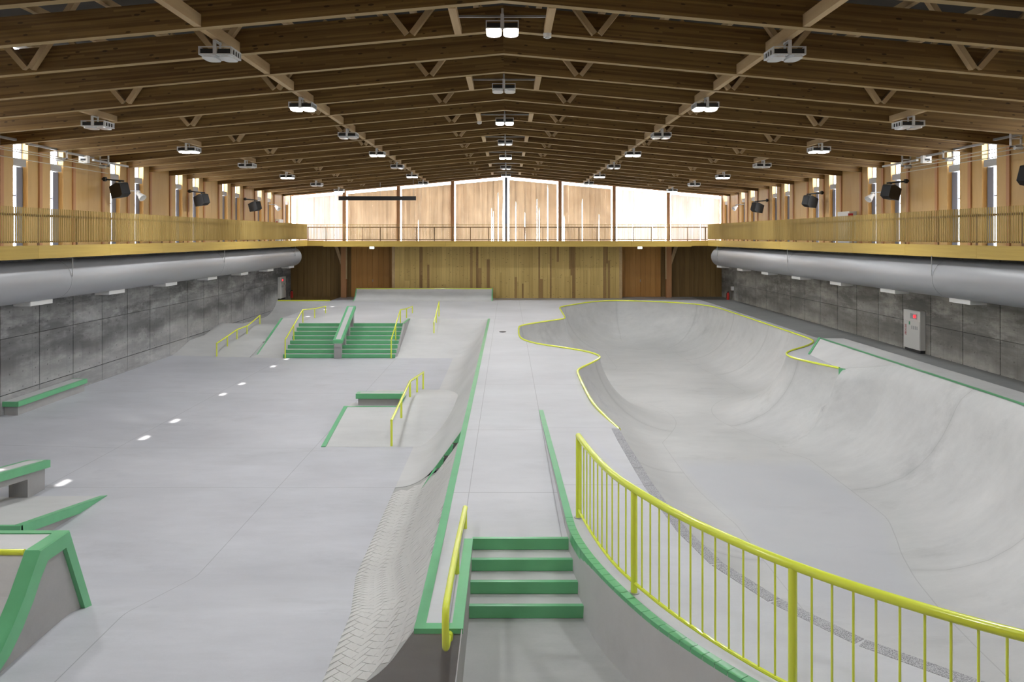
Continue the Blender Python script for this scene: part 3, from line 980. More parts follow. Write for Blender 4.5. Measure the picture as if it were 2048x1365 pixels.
# ================================================================== WALLS
def long_wall(side):
    s = -1 if side == 'left' else 1
    X = XL if s < 0 else XR
    out = X + s * 0.24
    w = tag(empty('wall_' + side), 'board formed grey concrete side wall with timber upper wall on the ' + side, 'wall', kind='structure')
    # concrete backing, then one panel per formwork sheet
    a, b = sorted((X + s * 0.03, out))
    MB().box(a, b, YF, YB + 0.4, -3.3, 3.6).build('wall_core', M['joint'], w)
    k0 = 13.5 if s < 0 else 13.42
    rows_z = [(-0.52, 1.08), (1.08, 2.9), (2.9, 3.6)] if s < 0 else [(-0.02, 1.02), (1.02, 2.85), (2.85, 3.6)]
    phase = 21.5 if s < 0 else 21.9
    mat = M['wall_l'] if s < 0 else M['wall_r']
    for r_, (z0, z1) in enumerate(rows_z):
        me_ = None
        for k in range(-9, 16):
            y0 = phase + 1.8 * k
            y1 = y0 + 1.8
            if y1 > YB: y1 = YB
            if y0 < 9 and r_ != 0: pass
            m2 = MB().box(*sorted((X, X + s * 0.05)), y0 + 0.016, y1 - 0.016, z0 + 0.008, z1 - 0.008)
            m2.build('concrete_panel', mat, w)
    if s < 0:
        for k in range(-9, 16):
            y0 = phase + 1.8 * k
            MB().box(X, X - 0.05, y0 + 0.01, min(y0 + 1.79, YB), -1.6, -0.535).build('base_panel', M['wall_new'], w)
    # timber upper wall between the slit windows
    for k in range(-9, 22):
        y0 = 12.5 + 1.8 * k
        y1 = y0 + 1.8
        if y0 > YB: break
        yc = y0 + 0.9
        q = round((yc - 22.4) / 1.8)
        win = (q % 3) in (0, 1)
        spans = [(y0, yc - 0.34), (yc + 0.34, y1)] if win else [(y0, yc), (yc, y1)]
        for p0, p1 in spans:
            p1 = min(p1, YB + 0.3)
            if p1 - p0 < 0.1: continue
            MB().box(*sorted((X, out)), p0 + 0.003, p1 - 0.003, 3.6, RZ + 0.06).build('timber_panel', M['ply'], w)
        MB().box(*sorted((X - s * 0.05, X + s * 0.02)), y0 - 0.07, y0 + 0.07, 3.6, beam_z(X) + 0.3).build('timber_post', M['post'], w)
        if win and y1 <= YB + 0.5:
            slit_window(s, X, out, yc)
            MB().box(*sorted((X + s * 0.02, out - s * 0.1)), yc - 0.34, yc + 0.34, 7.25, 8.8 if s < 0 else RZ + 0.06).build('light_block_panel', M['ply'], w)  # unseen infill added to block high window light and trim the sun patches
    return w

WIN = [0]
def slit_window(s, X, out, yc):
    WIN[0] += 1
    w = tag(empty('window_%d' % WIN[0], (out, yc, 3.7)), 'tall slit window in the timber upper wall', 'window', kind='structure')
    xo = out - s * 0.04
    P_ = lambda mb, nm, mt: part(mb, nm, mt, w)
    P_(MB().box(*sorted((xo, xo - s * 0.01)), yc - 0.34, yc + 0.34, 3.62, RZ), 'pane', M['glass'])
    f = MB()
    for y in (yc - 0.325, yc + 0.325):
        f.box(*sorted((xo - s * 0.02, xo + s * 0.03)), y - 0.015, y + 0.015, 3.62, RZ)
    for z in (3.64, 5.2, 6.9):
        f.box(*sorted((xo - s * 0.02, xo + s * 0.03)), yc - 0.34, yc + 0.34, z - 0.02, z + 0.02)
    P_(f, 'window_frame', M['frame'])
    P_(MB().box(*sorted((xo - s * 0.02, xo - s * 0.06)), yc + 0.02, yc + 0.31, 3.65, 6.05), 'open_sash', M['frame'])
    P_(MB().box(*sorted((xo, X + s * 0.02)), yc - 0.3, yc + 0.28, 6.06, 6.27), 'blind_box', M['blind'])

long_wall('left')
long_wall('right')

# far gable wall
wb = tag(empty('wall_back'), 'far timber wall of upright planks under the gallery', 'wall', kind='structure')
MB().box(XL - 0.3, XR + 0.3, YB, YB + 0.2, -3.3, 3.68).build('wall_core', M['dark_plank'], wb)
x = -14.25
while x < 14.1:
    wd = random.uniform(0.22, 0.42)
    x1 = min(x + wd, 14.12)
    if not (-7.3 < (x + x1) / 2 < 7.25):
        door_zone = (-10.35 < (x + x1) / 2 < -7.3) or (7.25 < (x + x1) / 2 < 10.2)
        if not door_zone:
            MB().box(0, x1 - x - 0.012, -0.04, 0.0, 0, 3.5).build('batten', M['dark_plank'], wb).location = (x, YB, 0)
    x = x1
x = -7.3
while x < 7.24:
    wd = random.choice([0.1, 0.14, 0.2, 0.24, 0.3, 0.36])
    x1 = min(x + wd, 7.26)
    dp = random.uniform(0, 0.015)
    parts_z = [(0, 3.5)]
    if random.random() < 0.5:
        zc = random.uniform(0.8, 2.6)
        parts_z = [(0, zc), (zc, 3.5)]
    for z0, z1 in parts_z:
        MB().box(0, x1 - x - 0.008, -0.05 - dp, 0.0, 0, z1 - z0 - 0.004).build('plank', M['plank_dark'] if (wd < 0.22 and random.random() < 0.4) else M['plank'], wb).location = (x, YB - 1.15, z0)
    x = x1
MB().box(-7.3, 7.26, YB - 1.15, YB, -0.05, 3.5).build('plank_backing', M['dark_plank'], wb)
for k, x in enumerate((-7.36, 7.3)):
    MB().box(x - 0.09, x + 0.09, YB - 1.25, YB - 0.9, 0, 3.5).build('corner_post', M['pale'], wb)
# wide sliding doors either side
for k, (x0, x1) in enumerate(((-10.3, -7.45), (7.4, 10.1))):
    d_ = tag(empty('door_%d' % (k + 1), ((x0 + x1) / 2, YB - 0.1, 0)), 'red brown boarded double door ' + ('left' if k == 0 else 'right') + ' of the plank wall', 'door', kind='structure')
    nb = 8
    for i in range(nb):
        a = lerp(x0, x1, i / nb)
        b = lerp(x0, x1, (i + 1) / nb)
        part(MB().box(a + 0.004, b - 0.004, YB - 0.14, YB - 0.08, 0.01, 3.5), 'board', M['door'], d_)
    part(MB().box(lerp(x0, x1, .5) - .02, lerp(x0, x1, .5) + .02, YB - 0.16, YB - 0.13, 1.0, 1.15), 'door_handle', M['steel'], d_)
# gallery posts with braces
for k, x in enumerate((-10.72, 10.55)):
    s = -1 if x < 0 else 1
    t = thing('braced_post', 'square timber post with diagonal brace under the far gallery, ' + ('left' if s < 0 else 'right') + ' side', 'post', (x, YB - 0.4, 0), 'posts under the far gallery')
    part(MB().box(x - 0.17, x + 0.17, YB - 0.6, YB - 0.3, 0, 3.5), 'post', M['post'], t)
    part(MB().bar((x + s * 0.1, YB - 0.45, 2.2), (x + s * 0.55, YB - 0.45, 3.5), 0.2, 0.2, up=(0, 1, 0)), 'brace', M['pale'], t)
    part(MB().box(x + 0.2 * -s - 0.04, x + 0.2 * -s + 0.04, YB - 0.62, YB - 0.54, 1.2, 3.5), 'drain_pipe', M['pale'], t)

# gable glazing with timber screens
GX = [-14.3, -10.77, -7.2, -3.63, XC, 3.47, 7.05, 10.62, 14.15]
gb = tag(empty('window_90', (0, YB, 3.7)), 'wide gable window with upright timber screens', 'window', kind='structure')
part(MB().prism([(XL, 3.6), (XR, 3.6), (XR, RZ + 0.05), (XC, RZ + SLOPE * 14.3 + 0.05), (XL, RZ + 0.05)], 'y', YB + 0.2, YB + 0.21), 'pane', M['glass'], gb)
def top_z(x):
    return beam_z(x) - 0.02
for i, x in enumerate(GX[1:-1]):
    if i == 3:
        part(MB().box(x - 0.09, x + 0.09, YB - 0.02, YB + 0.15, 3.6, beam_z(x) + .4), 'mullion', M['frame'], gb)
    else:
        part(MB().box(x - 0.11, x + 0.11, YB - 0.1, YB + 0.15, 3.6, beam_z(x) + .4), 'gable_post', M['post'], gb)
# header over the glazed slot: solid timber above the beam line
m_ = MB()
m_.prism([(XL, beam_z(XL) + 0.10), (XC, RIDGE + 0.10), (XC, RZ + SLOPE * 14.8), (XL, RZ)], 'y', YB + 0.02, YB + 0.16)
m_.prism([(XC, RIDGE + 0.10), (XR, beam_z(XR) + 0.10), (XR, RZ), (XC, RZ + SLOPE * 14.8)], 'y', YB + 0.02, YB + 0.16)
part(m_, 'gable_header', M['post'], gb)
SL = {1: [], 2: [(-6.4 + 0.5, 5.15)], 3: [(-1.05, 5.9), (-0.93, 5.7), (-0.62, 6.9), (-0.3, 6.2)], 4: [(0.55, 6.3), (1.15, 5.6), (1.95, 6.5), (2.1, 5.9), (2.66, 7.4)], 5: [(3.75, 5.4), (4.95, 6.5), (6.05, 5.5)], 6: [(8.3, 6.9), (9.6, 6.9)], 0: [], 7: [(12.75, 6.0)]}
for i in range(8):
    x0, x1 = GX[i], GX[i + 1]
    lo, hi = x0 + 0.21, x1 - (0.11 if i not in (3, 4, 5, 6) else 0.2)
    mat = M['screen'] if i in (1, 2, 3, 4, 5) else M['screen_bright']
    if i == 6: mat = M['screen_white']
    if i == 0: lo = x0 + 0.3
    nstr = 18
    xs = np.linspace(lo, hi, nstr + 1)
    for j in range(nstr):
        a, b = xs[j], xs[j + 1]
        yo = 0.02 * (j % 2) + random.uniform(0, 0.01)
        ztop = top_z((a + b) / 2) - 0.07
        sl = [q for q in SL[i] if a <= q[0] < b]
        if sl:
            q = sl[0]
            zt = q[1]
            g_ = 0.022
            # board that tapers open into a bright slit towards the floor
            m_ = MB()
            for (c0, c1, t0, t1) in ((a, q[0], a, q[0] - g_), (q[0], b, q[0] + g_, b)):
                m_.prism([(t0, 3.68), (t1, 3.68), (t1, min(zt - 0.5, ztop)), (c1, min(zt, ztop)), (c1, ztop), (c0, ztop), (c0, min(zt, ztop))] if c0 == a else
                         [(t0, 3.68), (t1, 3.68), (c1, ztop), (c0, ztop), (c0, min(zt, ztop)), (t0, min(zt - 0.5, ztop))], 'y', YB + 0.0 + yo, YB + 0.02 + yo)
            part(m_, 'screen_board', mat, gb)
        else:
            part(MB().prism([(a, 3.68), (b, 3.68), (b, top_z(b) - 0.07), (a, top_z(a) - 0.07)], 'y', YB + yo, YB + 0.02 + yo), 'screen_board', mat, gb)

# wall behind the viewer
wf = tag(empty('wall_front'), 'plain timber wall behind the viewer', 'wall', kind='structure')
MB().box(XL - 0.3, XR + 0.3, YF - 0.3, YF, -3.3, RZ + 1.5).build('wall_core', M['ply'], wf)

# ================================================================== GALLERIES
def gallery(side):
    s = -1 if side == 'left' else 1
    X = XL if s < 0 else XR
    xe = s * BAL_X
    t = thing('side_gallery', 'timber side gallery with slatted balustrade along the ' + side + ' wall', 'balcony', (xe, 25, 3.4), 'side galleries')
    y0, y1 = 2.0, BAL_Y
    part(MB().box(*sorted((xe + s * 0.06, X)), y0, YB, 3.44, 3.64), 'gallery_floor', M['walk'], t)
    yy = y0
    while yy < y1 - 0.1:
        b = min(yy + 3.6, y1)
        part(MB().box(*sorted((xe, xe + s * 0.06)), yy + 0.003, b - 0.003, 3.41, 3.76), 'fascia_board', M['fascia'], t)
        yy = b
    m_ = MB()
    y = y0
    while y < y1:
        m_.box(*sorted((xe, xe + s * 0.026)), y, y + 0.016, 3.83, 4.745)
        y += 0.088
    o = part(m_, 'slat_screen', M['slat'], t)
    tag(o, kind='stuff')
    part(MB().box(*sorted((xe + s * 0.05, xe + s * 0.08)), y0, y1, 3.84, 3.88), 'bottom_rail', M['slat_rail'], t)
    part(MB().box(*sorted((xe + s * 0.05, xe + s * 0.10)), y0, y1, 4.52, 4.58), 'top_rail', M['slat_rail'], t)
    y = y0 + 0.1
    while y < y1 + 0.05:
        part(MB().box(*sorted((xe + s * 0.05, xe + s * 0.09)), y - 0.02, y + 0.02, 3.64, 4.56), 'rail_post', M['slat_rail'], t)
        y += 1.8
gallery('left')
gallery('right')
t = thing('end_gallery', 'timber gallery with slim railing across the far gable', 'balcony', (0, BAL_Y, 3.4))
part(MB().box(-BAL_X, BAL_X, BAL_Y + 0.06, YB, 3.42, 3.62), 'gallery_floor', M['walk'], t)
xx = -BAL_X + 1.1
xs_ = [-11.3, -7.6, -3.8, 0.0, 3.8, 7.6, 11.3]
for a, b in zip(xs_[:-1], xs_[1:]):
    part(MB().box(a + 0.003, b - 0.003, BAL_Y, BAL_Y + 0.06, 3.365, 3.71), 'fascia_board', M['fascia_x'], t)
for a, b in ((-BAL_X, -11.3), (11.3, BAL_X)):
    part(MB().box(a, b, BAL_Y, BAL_Y + 0.06, 3.41, 3.74), 'fascia_board', M['fascia_x'], t)
part(MB().box(-BAL_X, BAL_X, BAL_Y - 0.01, BAL_Y + 0.03, 4.72, 4.745), 'cap_rail', M['slat'], t)
part(MB().box(-BAL_X, BAL_X, BAL_Y + 0.03, BAL_Y + 0.08, 4.53, 4.58), 'top_rail', M['slat_rail'], t)
part(MB().box(-BAL_X, BAL_X, BAL_Y + 0.03, BAL_Y + 0.07, 3.78, 3.83), 'bottom_rail', M['slat_rail'], t)
for k in range(-11, 12):
    x = k * 1.11 - 0.05
    if abs(x) < BAL_X:
        part(MB().box(x - 0.022, x + 0.022, BAL_Y + 0.03, BAL_Y + 0.07, 3.62, 4.56), 'rail_post', M['slat_rail'], t)
m_ = MB()
x = -BAL_X + 0.02
while x < BAL_X:
    m_.box(x, x + 0.012, BAL_Y - 0.01, BAL_Y + 0.03, 3.80, 4.73)
    x += 0.088
tag(part(m_, 'slat_screen', M['slat'], t), kind='stuff')

# ================================================================== DUCTS
def duct(side):
    s = -1 if side == 'left' else 1
    xc = s * 13.0 if s < 0 else 12.86
    r, z = 0.555, 2.77
    t = thing('air_duct', 'big round grey air duct under the ' + side + ' gallery', 'duct', (xc, 30, z - r), 'round air ducts')
    ends = [3.0, 10.3, 21.8 if s < 0 else 22.1, 33.5, 44.7, 46.1]
    for a, b in zip(ends[:-1], ends[1:]):
        part(MB().tube([(xc, a + 0.006, z), (xc, b - 0.006, z)], r, 40, caps=True), 'duct_section', M['duct'], t, True)
    for y in ends[1:-1]:
        part(MB().tube([(xc, y - 0.012, z), (xc, y + 0.012, z)], r + 0.006, 40), 'joint_band', M['steel'], t, True)
        part(MB().tube([(xc - s * (r + .012), y, z + .08), (xc - s * (r + .012), y, 3.44)], 0.012, 6), 'hanger_rod', M['steel'], t)
    for k in range(-2, 7):
        y = 21.1 + 4.07 * k + (0.0 if s < 0 else 0.4)
        if y > 46: continue
        part(MB().box(*sorted((xc - s * 0.12, xc + s * 0.36)), y - 0.5, y + 0.5, z - r - 0.11, z - r + 0.15), 'air_outlet', M['white'], t, bevel=0.01)
duct('left')
duct('right')

# ================================================================== STAIRS
def stairs(name, label, x0, x1, ytop, n_, rise, tread, zbase, side_mat, lip=0.05):
    t = thing(name, label, 'stairs', ((x0 + x1) / 2, ytop - tread * n_ / 2, zbase))
    for k in range(n_):
        zt = -rise * k
        ya = ytop - tread * k
        yb = ytop - tread * (k - 1) if k > 0 else ytop + 0.35
        st = part(MB().box(x0, x1, ya + 0.012, yb + 0.02, zbase - 0.1, zt - 0.002), 'step', side_mat, t)
        g = MB().box(x0 - 0.004, x1 + 0.004, ya - 0.004, ya + 0.06, zt - rise + 0.004, zt + 0.005)
        o = g.build('nosing', M['green'], st)
    return t
stairs('step_flight', 'wide eight step green fronted concrete stairs at the far left', -9.58, -4.8, 35.0, 8, 0.15, 0.35, -1.2, M['ramp'])
stairs('front_steps', 'four narrow green fronted steps nearest the camera', -0.46, 0.98, 10.07, 4, 0.143, 0.317, -0.572, M['ramp'])
# sloping cheek beside the wide stairs
t = thing('stair_cheek', 'grey concrete cheek wall with green edge right of the wide stairs', 'ledge', (-4.8, 34.8, -1.2))
part(MB().prism([(32.57, -1.2), (35.0, 0.0), (37.0, 0.0), (37.0, -0.1), (32.6, -1.25)], 'x', -4.80, -4.72), 'cheek_wall', M['grey'], t)
part(MB().bar((-4.77, 35.0, 0.005), (-4.77, 37.0, 0.005), 0.1, 0.03), 'edge_strip', M['green'], t)

# hubba ledge down the middle of the stairs
t = thing('sloping_ledge', 'long sloping concrete grind ledge with green cap on the wide stairs', 'ledge', (-7.2, 33.8, -1.2))
A, B = (-7.2, 32.37, -0.415), (-7.2, 35.2, 0.78)
dz = lambda y: -0.415 + (y - 32.37) * (1.195 / 2.83)
def slab(xa, xb, zt, zb, y0=32.37, y1=35.2):
    return MB().prism([(y0, dz(y0) + zb), (y1, dz(y1) + zb), (y1, dz(y1) + zt), (y0, dz(y0) + zt)], 'x', xa, xb)
part(slab(-7.41, -7.0, 0.0, -0.14), 'cap', M['green'], t)
part(slab(-7.31, -7.1, 0.006, -0.05, 32.45, 35.14), 'cap_infill', M['ramp'], t)
part(slab(-7.36, -7.06, -0.14, -0.3), 'beam', M['grey'], t)
for y0, y1 in ((32.39, 32.62), (33.25, 33.45), (34.1, 34.3), (34.95, 35.18)):
    zb = -1.2 + (math.floor((y0 - 32.57) / 0.35) + 1) * 0.15 if y0 > 32.57 else -1.2
    part(MB().prism([(y0, zb - 0.05), (y1, zb - 0.05), (y1, dz(y1) - 0.2), (y0, dz(y0) - 0.2)], 'x', -7.37, -7.07), 'pier', M['grey'], t)

# ================================================================== GRIND RAILS
def rail(name, label, pts, bases, r=0.03, group='yellow grind rails'):
    """pts: polyline of the bar; bases: (x, y, zfloor) of its posts"""
    c = Vector(bases[0])
    t = thing(name, label, 'rail', c, group)
    part(MB().tube(pts, r, 8), 'bar', M['yellow'], t, True)
    P = np.array(pts)
    for (x, y, z) in bases:
        zt = interp(y, P[:, 1], P[:, 2])
        part(MB().tube([(x, y, z - 0.02), (x, y, zt)], r * 0.9, 8), 'post', M['yellow'], t, True)
    return t
for x, lab in ((-9.46, 'left'), (-4.95, 'right')):
    rail('stair_rail', 'yellow kinked grind rail down the ' + lab + ' side of the wide stairs',
         [(x, 32.45, -0.40), (x, 35.2, 0.60), (x, 37.4, 0.45), (x, 39.7, 0.35)],
         [(x, 32.45, -1.2), (x, 33.75, -0.6), (x, 35.25, 0), (x, 37.4, 0), (x, 39.65, 0)], 0.028)
rail('bank_rail', 'yellow rail following the kinked bank along the left concrete wall',
     [(-12.4, 32.5, -0.57), (-12.4, 34.95, -0.28), (-12.4, 36.3, -0.27), (-12.4, 38.2, 0.03)],
     [(-12.4, 32.52, -1.2), (-12.4, 33.75, -0.93), (-12.4, 34.95, -0.8), (-12.4, 36.3, -0.72), (-12.4, 38.18, -0.46)], 0.03)
rail('ramp_rail', 'short straight yellow rail on the ramp right of the wide stairs',
     [(-3.4, 35.2, 0.0), (-3.42, 38.1, 0.73)], [(-3.4, 35.24, -0.47), (-3.41, 36.5, -0.13), (-3.42, 38.05, 0)], 0.03)
rail('funbox_rail', 'yellow up and down rail beside the small green edged ledge',
     [(-2.87, 18.85, -0.56), (-2.87, 22.44, -0.27), (-2.87, 26.0, -0.64)],
     [(-2.87, 18.87, -1.2), (-2.87, 20.6, -0.93), (-2.87, 22.44, -0.72), (-2.87, 24.2, -0.95), (-2.87, 25.95, -1.2)], 0.033)
# pipe on the planter by the front steps
t = thing('pipe_rail', 'yellow pipe rail on the green edged strip beside the front steps', 'rail', (-0.6, 9, 0), 'yellow grind rails')
pp = smooth_path([(-0.585, 10.55, 0.24), (-0.6, 9.0, 0.335), (-0.6, 7.50, 0.405), (-0.6, 7.38, 0.36), (-0.6, 7.37, 0.1), (-0.6, 7.42, -0.03), (-0.6, 7.72, -0.06)], 2)
part(MB().tube(pp, 0.036, 12), 'pipe', M['yellow'], t, True)
part(MB().tube([(-0.582, 10.44, 0), (-0.582, 10.44, 0.24)], 0.03, 10), 'post', M['yellow'], t, True)
part(MB().tube([(-0.6, 9.04, 0), (-0.6, 9.04, 0.33)], 0.03, 10), 'post', M['yellow'], t, True)
part(MB().tube([(-0.6, 7.70, -0.06), (-0.6, 7.768, -0.06)], 0.05, 12), 'wall_flange', M['yellow'], t, True)

# ================================================================== FUNBOX AND SMALL LEDGE
t = thing('funbox', 'low concrete funbox bank with light green left edge', 'ramp', (-3.4, 21, -1.2))
def fz(y):
    return interp(y, [18.8, 21.4, 22.6, 25.8], [-1.2, -0.78, -0.72, -1.2])
rows = [[(x, y, fz(y) + 0.003) for x in (-4.55, -3.6, -3.0, -2.45, -1.35)] for y in np.linspace(18.8, 21.42, 8)]
m_ = MB().grid(rows)
rows = [[(x, y, fz(y) + 0.003) for x in (-3.02, -2.45, -1.35)] for y in np.linspace(21.42, 25.8, 12)]
m_.grid(rows)
rows = [[(x, y, fz(y) + 0.003) for x in (-4.37, -3.8, -3.02)] for y in np.linspace(22.34, 25.8, 8)]
m_.grid(rows)
m_.quad((-4.55, 21.42, -0.78), (-3.02, 21.42, -0.78), (-3.02, 21.42, -1.2), (-4.55, 21.42, -1.2))
m_.add([(-4.55, 18.8, -1.2), (-4.55, 21.42, -0.78), (-4.55, 21.42, -1.2)], [(0, 1, 2)])
m_.add([(-4.37, 22.34, fz(22.34)), (-4.37, 25.8, -1.2), (-4.37, 22.34, -1.2)], [(0, 1, 2)])
m_.quad((-4.55, 21.42, -0.88), (-3.02, 21.42, -0.88), (-3.02, 22.34, -0.88), (-4.55, 22.34, -0.88))
m_.quad((-4.37, 22.34, -0.88), (-3.02, 22.34, -0.88), (-3.02, 22.34, fz(22.34)), (-4.37, 22.34, fz(22.34)))
m_.quad((-4.55, 21.42, -0.88), (-4.55, 22.34, -0.88), (-4.55, 22.34, -1.2), (-4.55, 21.42, -1.2))
m_.quad((-4.55, 22.34, -0.88), (-4.37, 22.34, -0.88), (-4.37, 22.34, -1.2), (-4.55, 22.34, -1.2))
part(m_, 'bank_surface', M['ramp'], t, True)
part(MB().bar((-4.54, 18.8, -1.19), (-4.54, 21.42, -0.775), 0.11, 0.02), 'left_edge', M['green'], t)
part(MB().box(-4.6, -3.02, 21.36, 21.43, -0.80, -0.772), 'lip_edge', M['green'], t)
part(MB().bar((-3.04, 21.4, -0.775), (-3.04, 22.6, -0.715), 0.07, 0.03), 'right_edge', M['green'], t)
t = thing('small_ledge', 'short concrete ledge with dark green cap behind the funbox bank', 'ledge', (-3.7, 22.4, -1.2))
part(MB().box(-4.32, -3.1, 22.05, 22.3, -0.88, -0.69), 'body', M['grey'], t)
part(MB().box(-4.38, -3.02, 22.0, 22.34, -0.69, -0.55), 'cap', M['green'], t)
part(MB().box(-4.28, -3.12, 22.08, 22.26, -0.60, -0.547), 'cap_infill', M['ramp'], t)

# ================================================================== LEFT LEDGES AND KICKER
zf = lambda x, y: street_z(x, y)
t = thing('wall_ledge', 'low concrete ledge with green edge against the left wall', 'ledge', (-14.0, 23, -1.1))
part(MB().box(-14.29, -13.9, 21.65, 25.05, -1.3, -0.80), 'body', M['grey'], t)
part(MB().box(-14.3, -13.84, 21.58, 25.12, -0.83, -0.69), 'cap', M['green'], t)
part(MB().box(-14.29, -13.93, 21.62, 25.02, -0.72, -0.686), 'cap_infill', M['ramp'], t)

t = thing('kicker_ramp', 'wedge shaped concrete kicker with green edge at the left border', 'ramp', (-9.5, 14, -1.2))
kz = lambda y: -1.2 + (15.25 - y) * 0.42 / 2.65
part(MB().prism([(15.25, -1.2), (12.6, -0.785), (12.6, -1.3), (15.25, -1.3)], 'x', -12.6, -8.05), 'body', M['ramp'], t)
part(MB().prism([(15.3, -1.2), (12.58, -0.777), (12.58, -0.93), (14.3, -1.2)], 'x', -8.08, -8.02), 'side_band', M['green'], t)
part(MB().bar((-8.08, 15.25, -1.195), (-8.08, 12.6, -0.777), 0.12, 0.012), 'top_band', M['green'], t)
part(MB().box(-12.62, -8.02, 12.56, 12.62, -0.93, -0.776), 'front_band', M['green'], t)
part(MB().box(-12.62, -8.04, 12.59, 12.63, -1.25, -0.92), 'front_face', M['grey'], t)
part(MB().prism([(14.3, -1.2), (12.6, -0.92), (12.6, -1.22)], 'x', -8.06, -8.045), 'side_face', M['grey'], t)

t = thing('bench_ledge', 'concrete bench ledge on two legs with green cap at left border', 'ledge', (-9.7, 14, -1.1))
bz = lambda y: -0.62 + (15.75 - y) * 0.125
def inc(x0, x1, y0, y1, t0, t1):
    return MB().prism([(y0, bz(y0) + t1), (y1, bz(y1) + t1), (y1, bz(y1) + t0), (y0, bz(y0) + t0)], 'x', x0, x1)
part(inc(-9.92, -9.44, 11.9, 15.75, 0, -0.15), 'cap', M['green'], t)
part(inc(-9.82, -9.54, 12.0, 15.65, 0.006, -0.05), 'cap_infill', M['ramp'], t)
part(inc(-9.88, -9.5, 12.0, 15.66, -0.15, -0.28), 'beam', M['grey'], t)
for y0, y1 in ((15.1, 15.66), (12.05, 12.6)):
    part(MB().prism([(y0, -1.22), (y1, -1.22), (y1, bz(y1) - 0.27), (y0, bz(y0) - 0.27)], 'x', -9.878, -9.502), 'leg', M['grey'], t)

# ================================================================== FRONT LEFT QUARTER PIPE
t = thing('corner_quarter_pipe', 'green framed concrete quarter pipe in the bottom left corner', 'ramp', (-7.2, 8.5, -0.7))
curve = [(8.80, 0.37), (8.66, 0.20), (8.50, -0.02), (8.30, -0.24), (8.10, -0.42), (7.85, -0.55), (7.55, -0.64), (7.2, -0.68)]
prof = [(9.36, 0.36)] + curve + [(7.2, -0.75), (9.92, -0.95), (9.86, -0.72)]
prof = [(9.36, 0.36)] + curve + [(7.2, -0.9), (9.86, -1.0)]
part(MB().prism(prof, 'x', -10.6, -5.44), 'body', M['ramp'], t)
part(MB().prism([(p[0], p[1] - 0.0) for p in prof], 'x', -5.44, -5.435), 'side_face', M['grey'], t)
# green frame round the open side
inn = lambda pts, d: pts
cv_ = [(8.80, 0.375)] + curve[1:]
def offset(poly, d):
    out = []
    for i, p in enumerate(poly):
        a = Vector(poly[max(0, i - 1)])
        b = Vector(poly[min(len(poly) - 1, i + 1)])
        tn = (b - a).normalized()
        out.append((p[0] + tn.y * d * -1, p[1] + tn.x * d))
    return out
frame_line = [(9.88, -0.80), (9.37, 0.372), (8.79, 0.372)] + curve[1:]
lo_line = []
m_ = MB()
xa, xb = -5.46, -5.38
def frame_seg(o0, o1, i0, i1):
    vs = [(x, p[0], p[1]) for x in (xa, xb) for p in (o0, o1, i1, i0)]
    m_.add(vs, [(0, 1, 2, 3), (4, 5, 6, 7), (0, 1, 5, 4), (1, 2, 6, 5), (2, 3, 7, 6), (3, 0, 4, 7)])
inner = [(9.74, -0.80), (9.30, 0.20), (8.93, 0.20), (8.80, 0.06), (8.66, -0.14), (8.46, -0.36), (8.24, -0.54), (7.95, -0.67), (7.6, -0.70), (7.2, -0.72)]
for i in range(len(frame_line) - 1):
    frame_seg(frame_line[i], frame_line[i + 1], inner[i], inner[i + 1])
part(m_, 'edge_frame', M['green'], t)
part(MB().grid([[(-5.56, y, z + 0.006), (-5.40, y, z + 0.006)] for y, z in [(9.40, 0.368), (8.79, 0.372)] + curve[1:]]), 'edge_band', M['green'], t, True)
part(MB().box(-10.6, -5.4, 9.31, 9.40, 0.30, 0.373), 'back_band', M['green'], t)
part(MB().tube([(-10.6, 8.79, 0.355), (-5.57, 8.79, 0.355)], 0.036, 12), 'coping', M['yellow'], t, True)

# ================================================================== FAR QUARTER PIPE
t = thing('far_quarter_pipe', 'low white concrete quarter pipe with pale coping before the plank wall', 'ramp', (-5.2, 47.5, 0))
arc = [(46.9 + 1.1 * math.sin(a) / math.sin(R(68)), 0.70 * (1 - math.cos(a)) / (1 - math.cos(R(68)))) for a in np.linspace(0, R(68), 10)]
part(MB().prism(arc + [(48.8, 0.70), (48.8, 0.0)], 'x', -9.52, -0.94), 'body', M['ramp'], t)
for x in (-9.54, -0.98):
    m_ = MB()
    for (y0, z0), (y1, z1) in zip(arc[:-1], arc[1:]):
        m_.add([(xx, y, z) for xx in (x - .01, x + .06) for y, z in ((y0, z0 + .008), (y1, z1 + .008), (y1 + .08, max(0, z1 - .08)), (y0 + .08, max(0, z0 - .08)))],
               [(0, 1, 2, 3), (4, 5, 6, 7), (0, 1, 5, 4), (1, 2, 6, 5), (2, 3, 7, 6), (3, 0, 4, 7)])
    m_.box(x - .01, x + .06, 48.0, 48.8, 0.62, 0.708)
    part(m_, 'side_band', M['green'], t)
part(MB().tube([(-9.5, 48.0, 0.705), (-0.96, 48.0, 0.705)], 0.03, 8), 'coping', M['yellow'], t, True)
# coping of the dip in the left lane
t = tag(MB().tube([(-14.25, 47.3, 0.01), (-11.0, 47.3, 0.01)], 0.035, 8).build('lane_coping', M['yellow'], None, True), 'thin yellow coping bar at far end of the left lane', 'coping')
t = tag(MB().bar((-11.0, 33.45, -1.19), (-11.0, 37.2, 0.008), 0.1, 0.03).build('ramp_edge', M['green']), 'sloping green edge strip left of the wide stairs', 'edge strip')
t = tag(MB().prism([(0.30 / 2 * math.cos(a) - 0.2, 31.9 + 0.22 * math.sin(a)) for a in np.linspace(0, 2 * math.pi, 20, endpoint=False)], 'z', 0.0, 0.006).build('floor_drain', M['dark']), 'small dark round drain cover in the centre deck', 'drain')

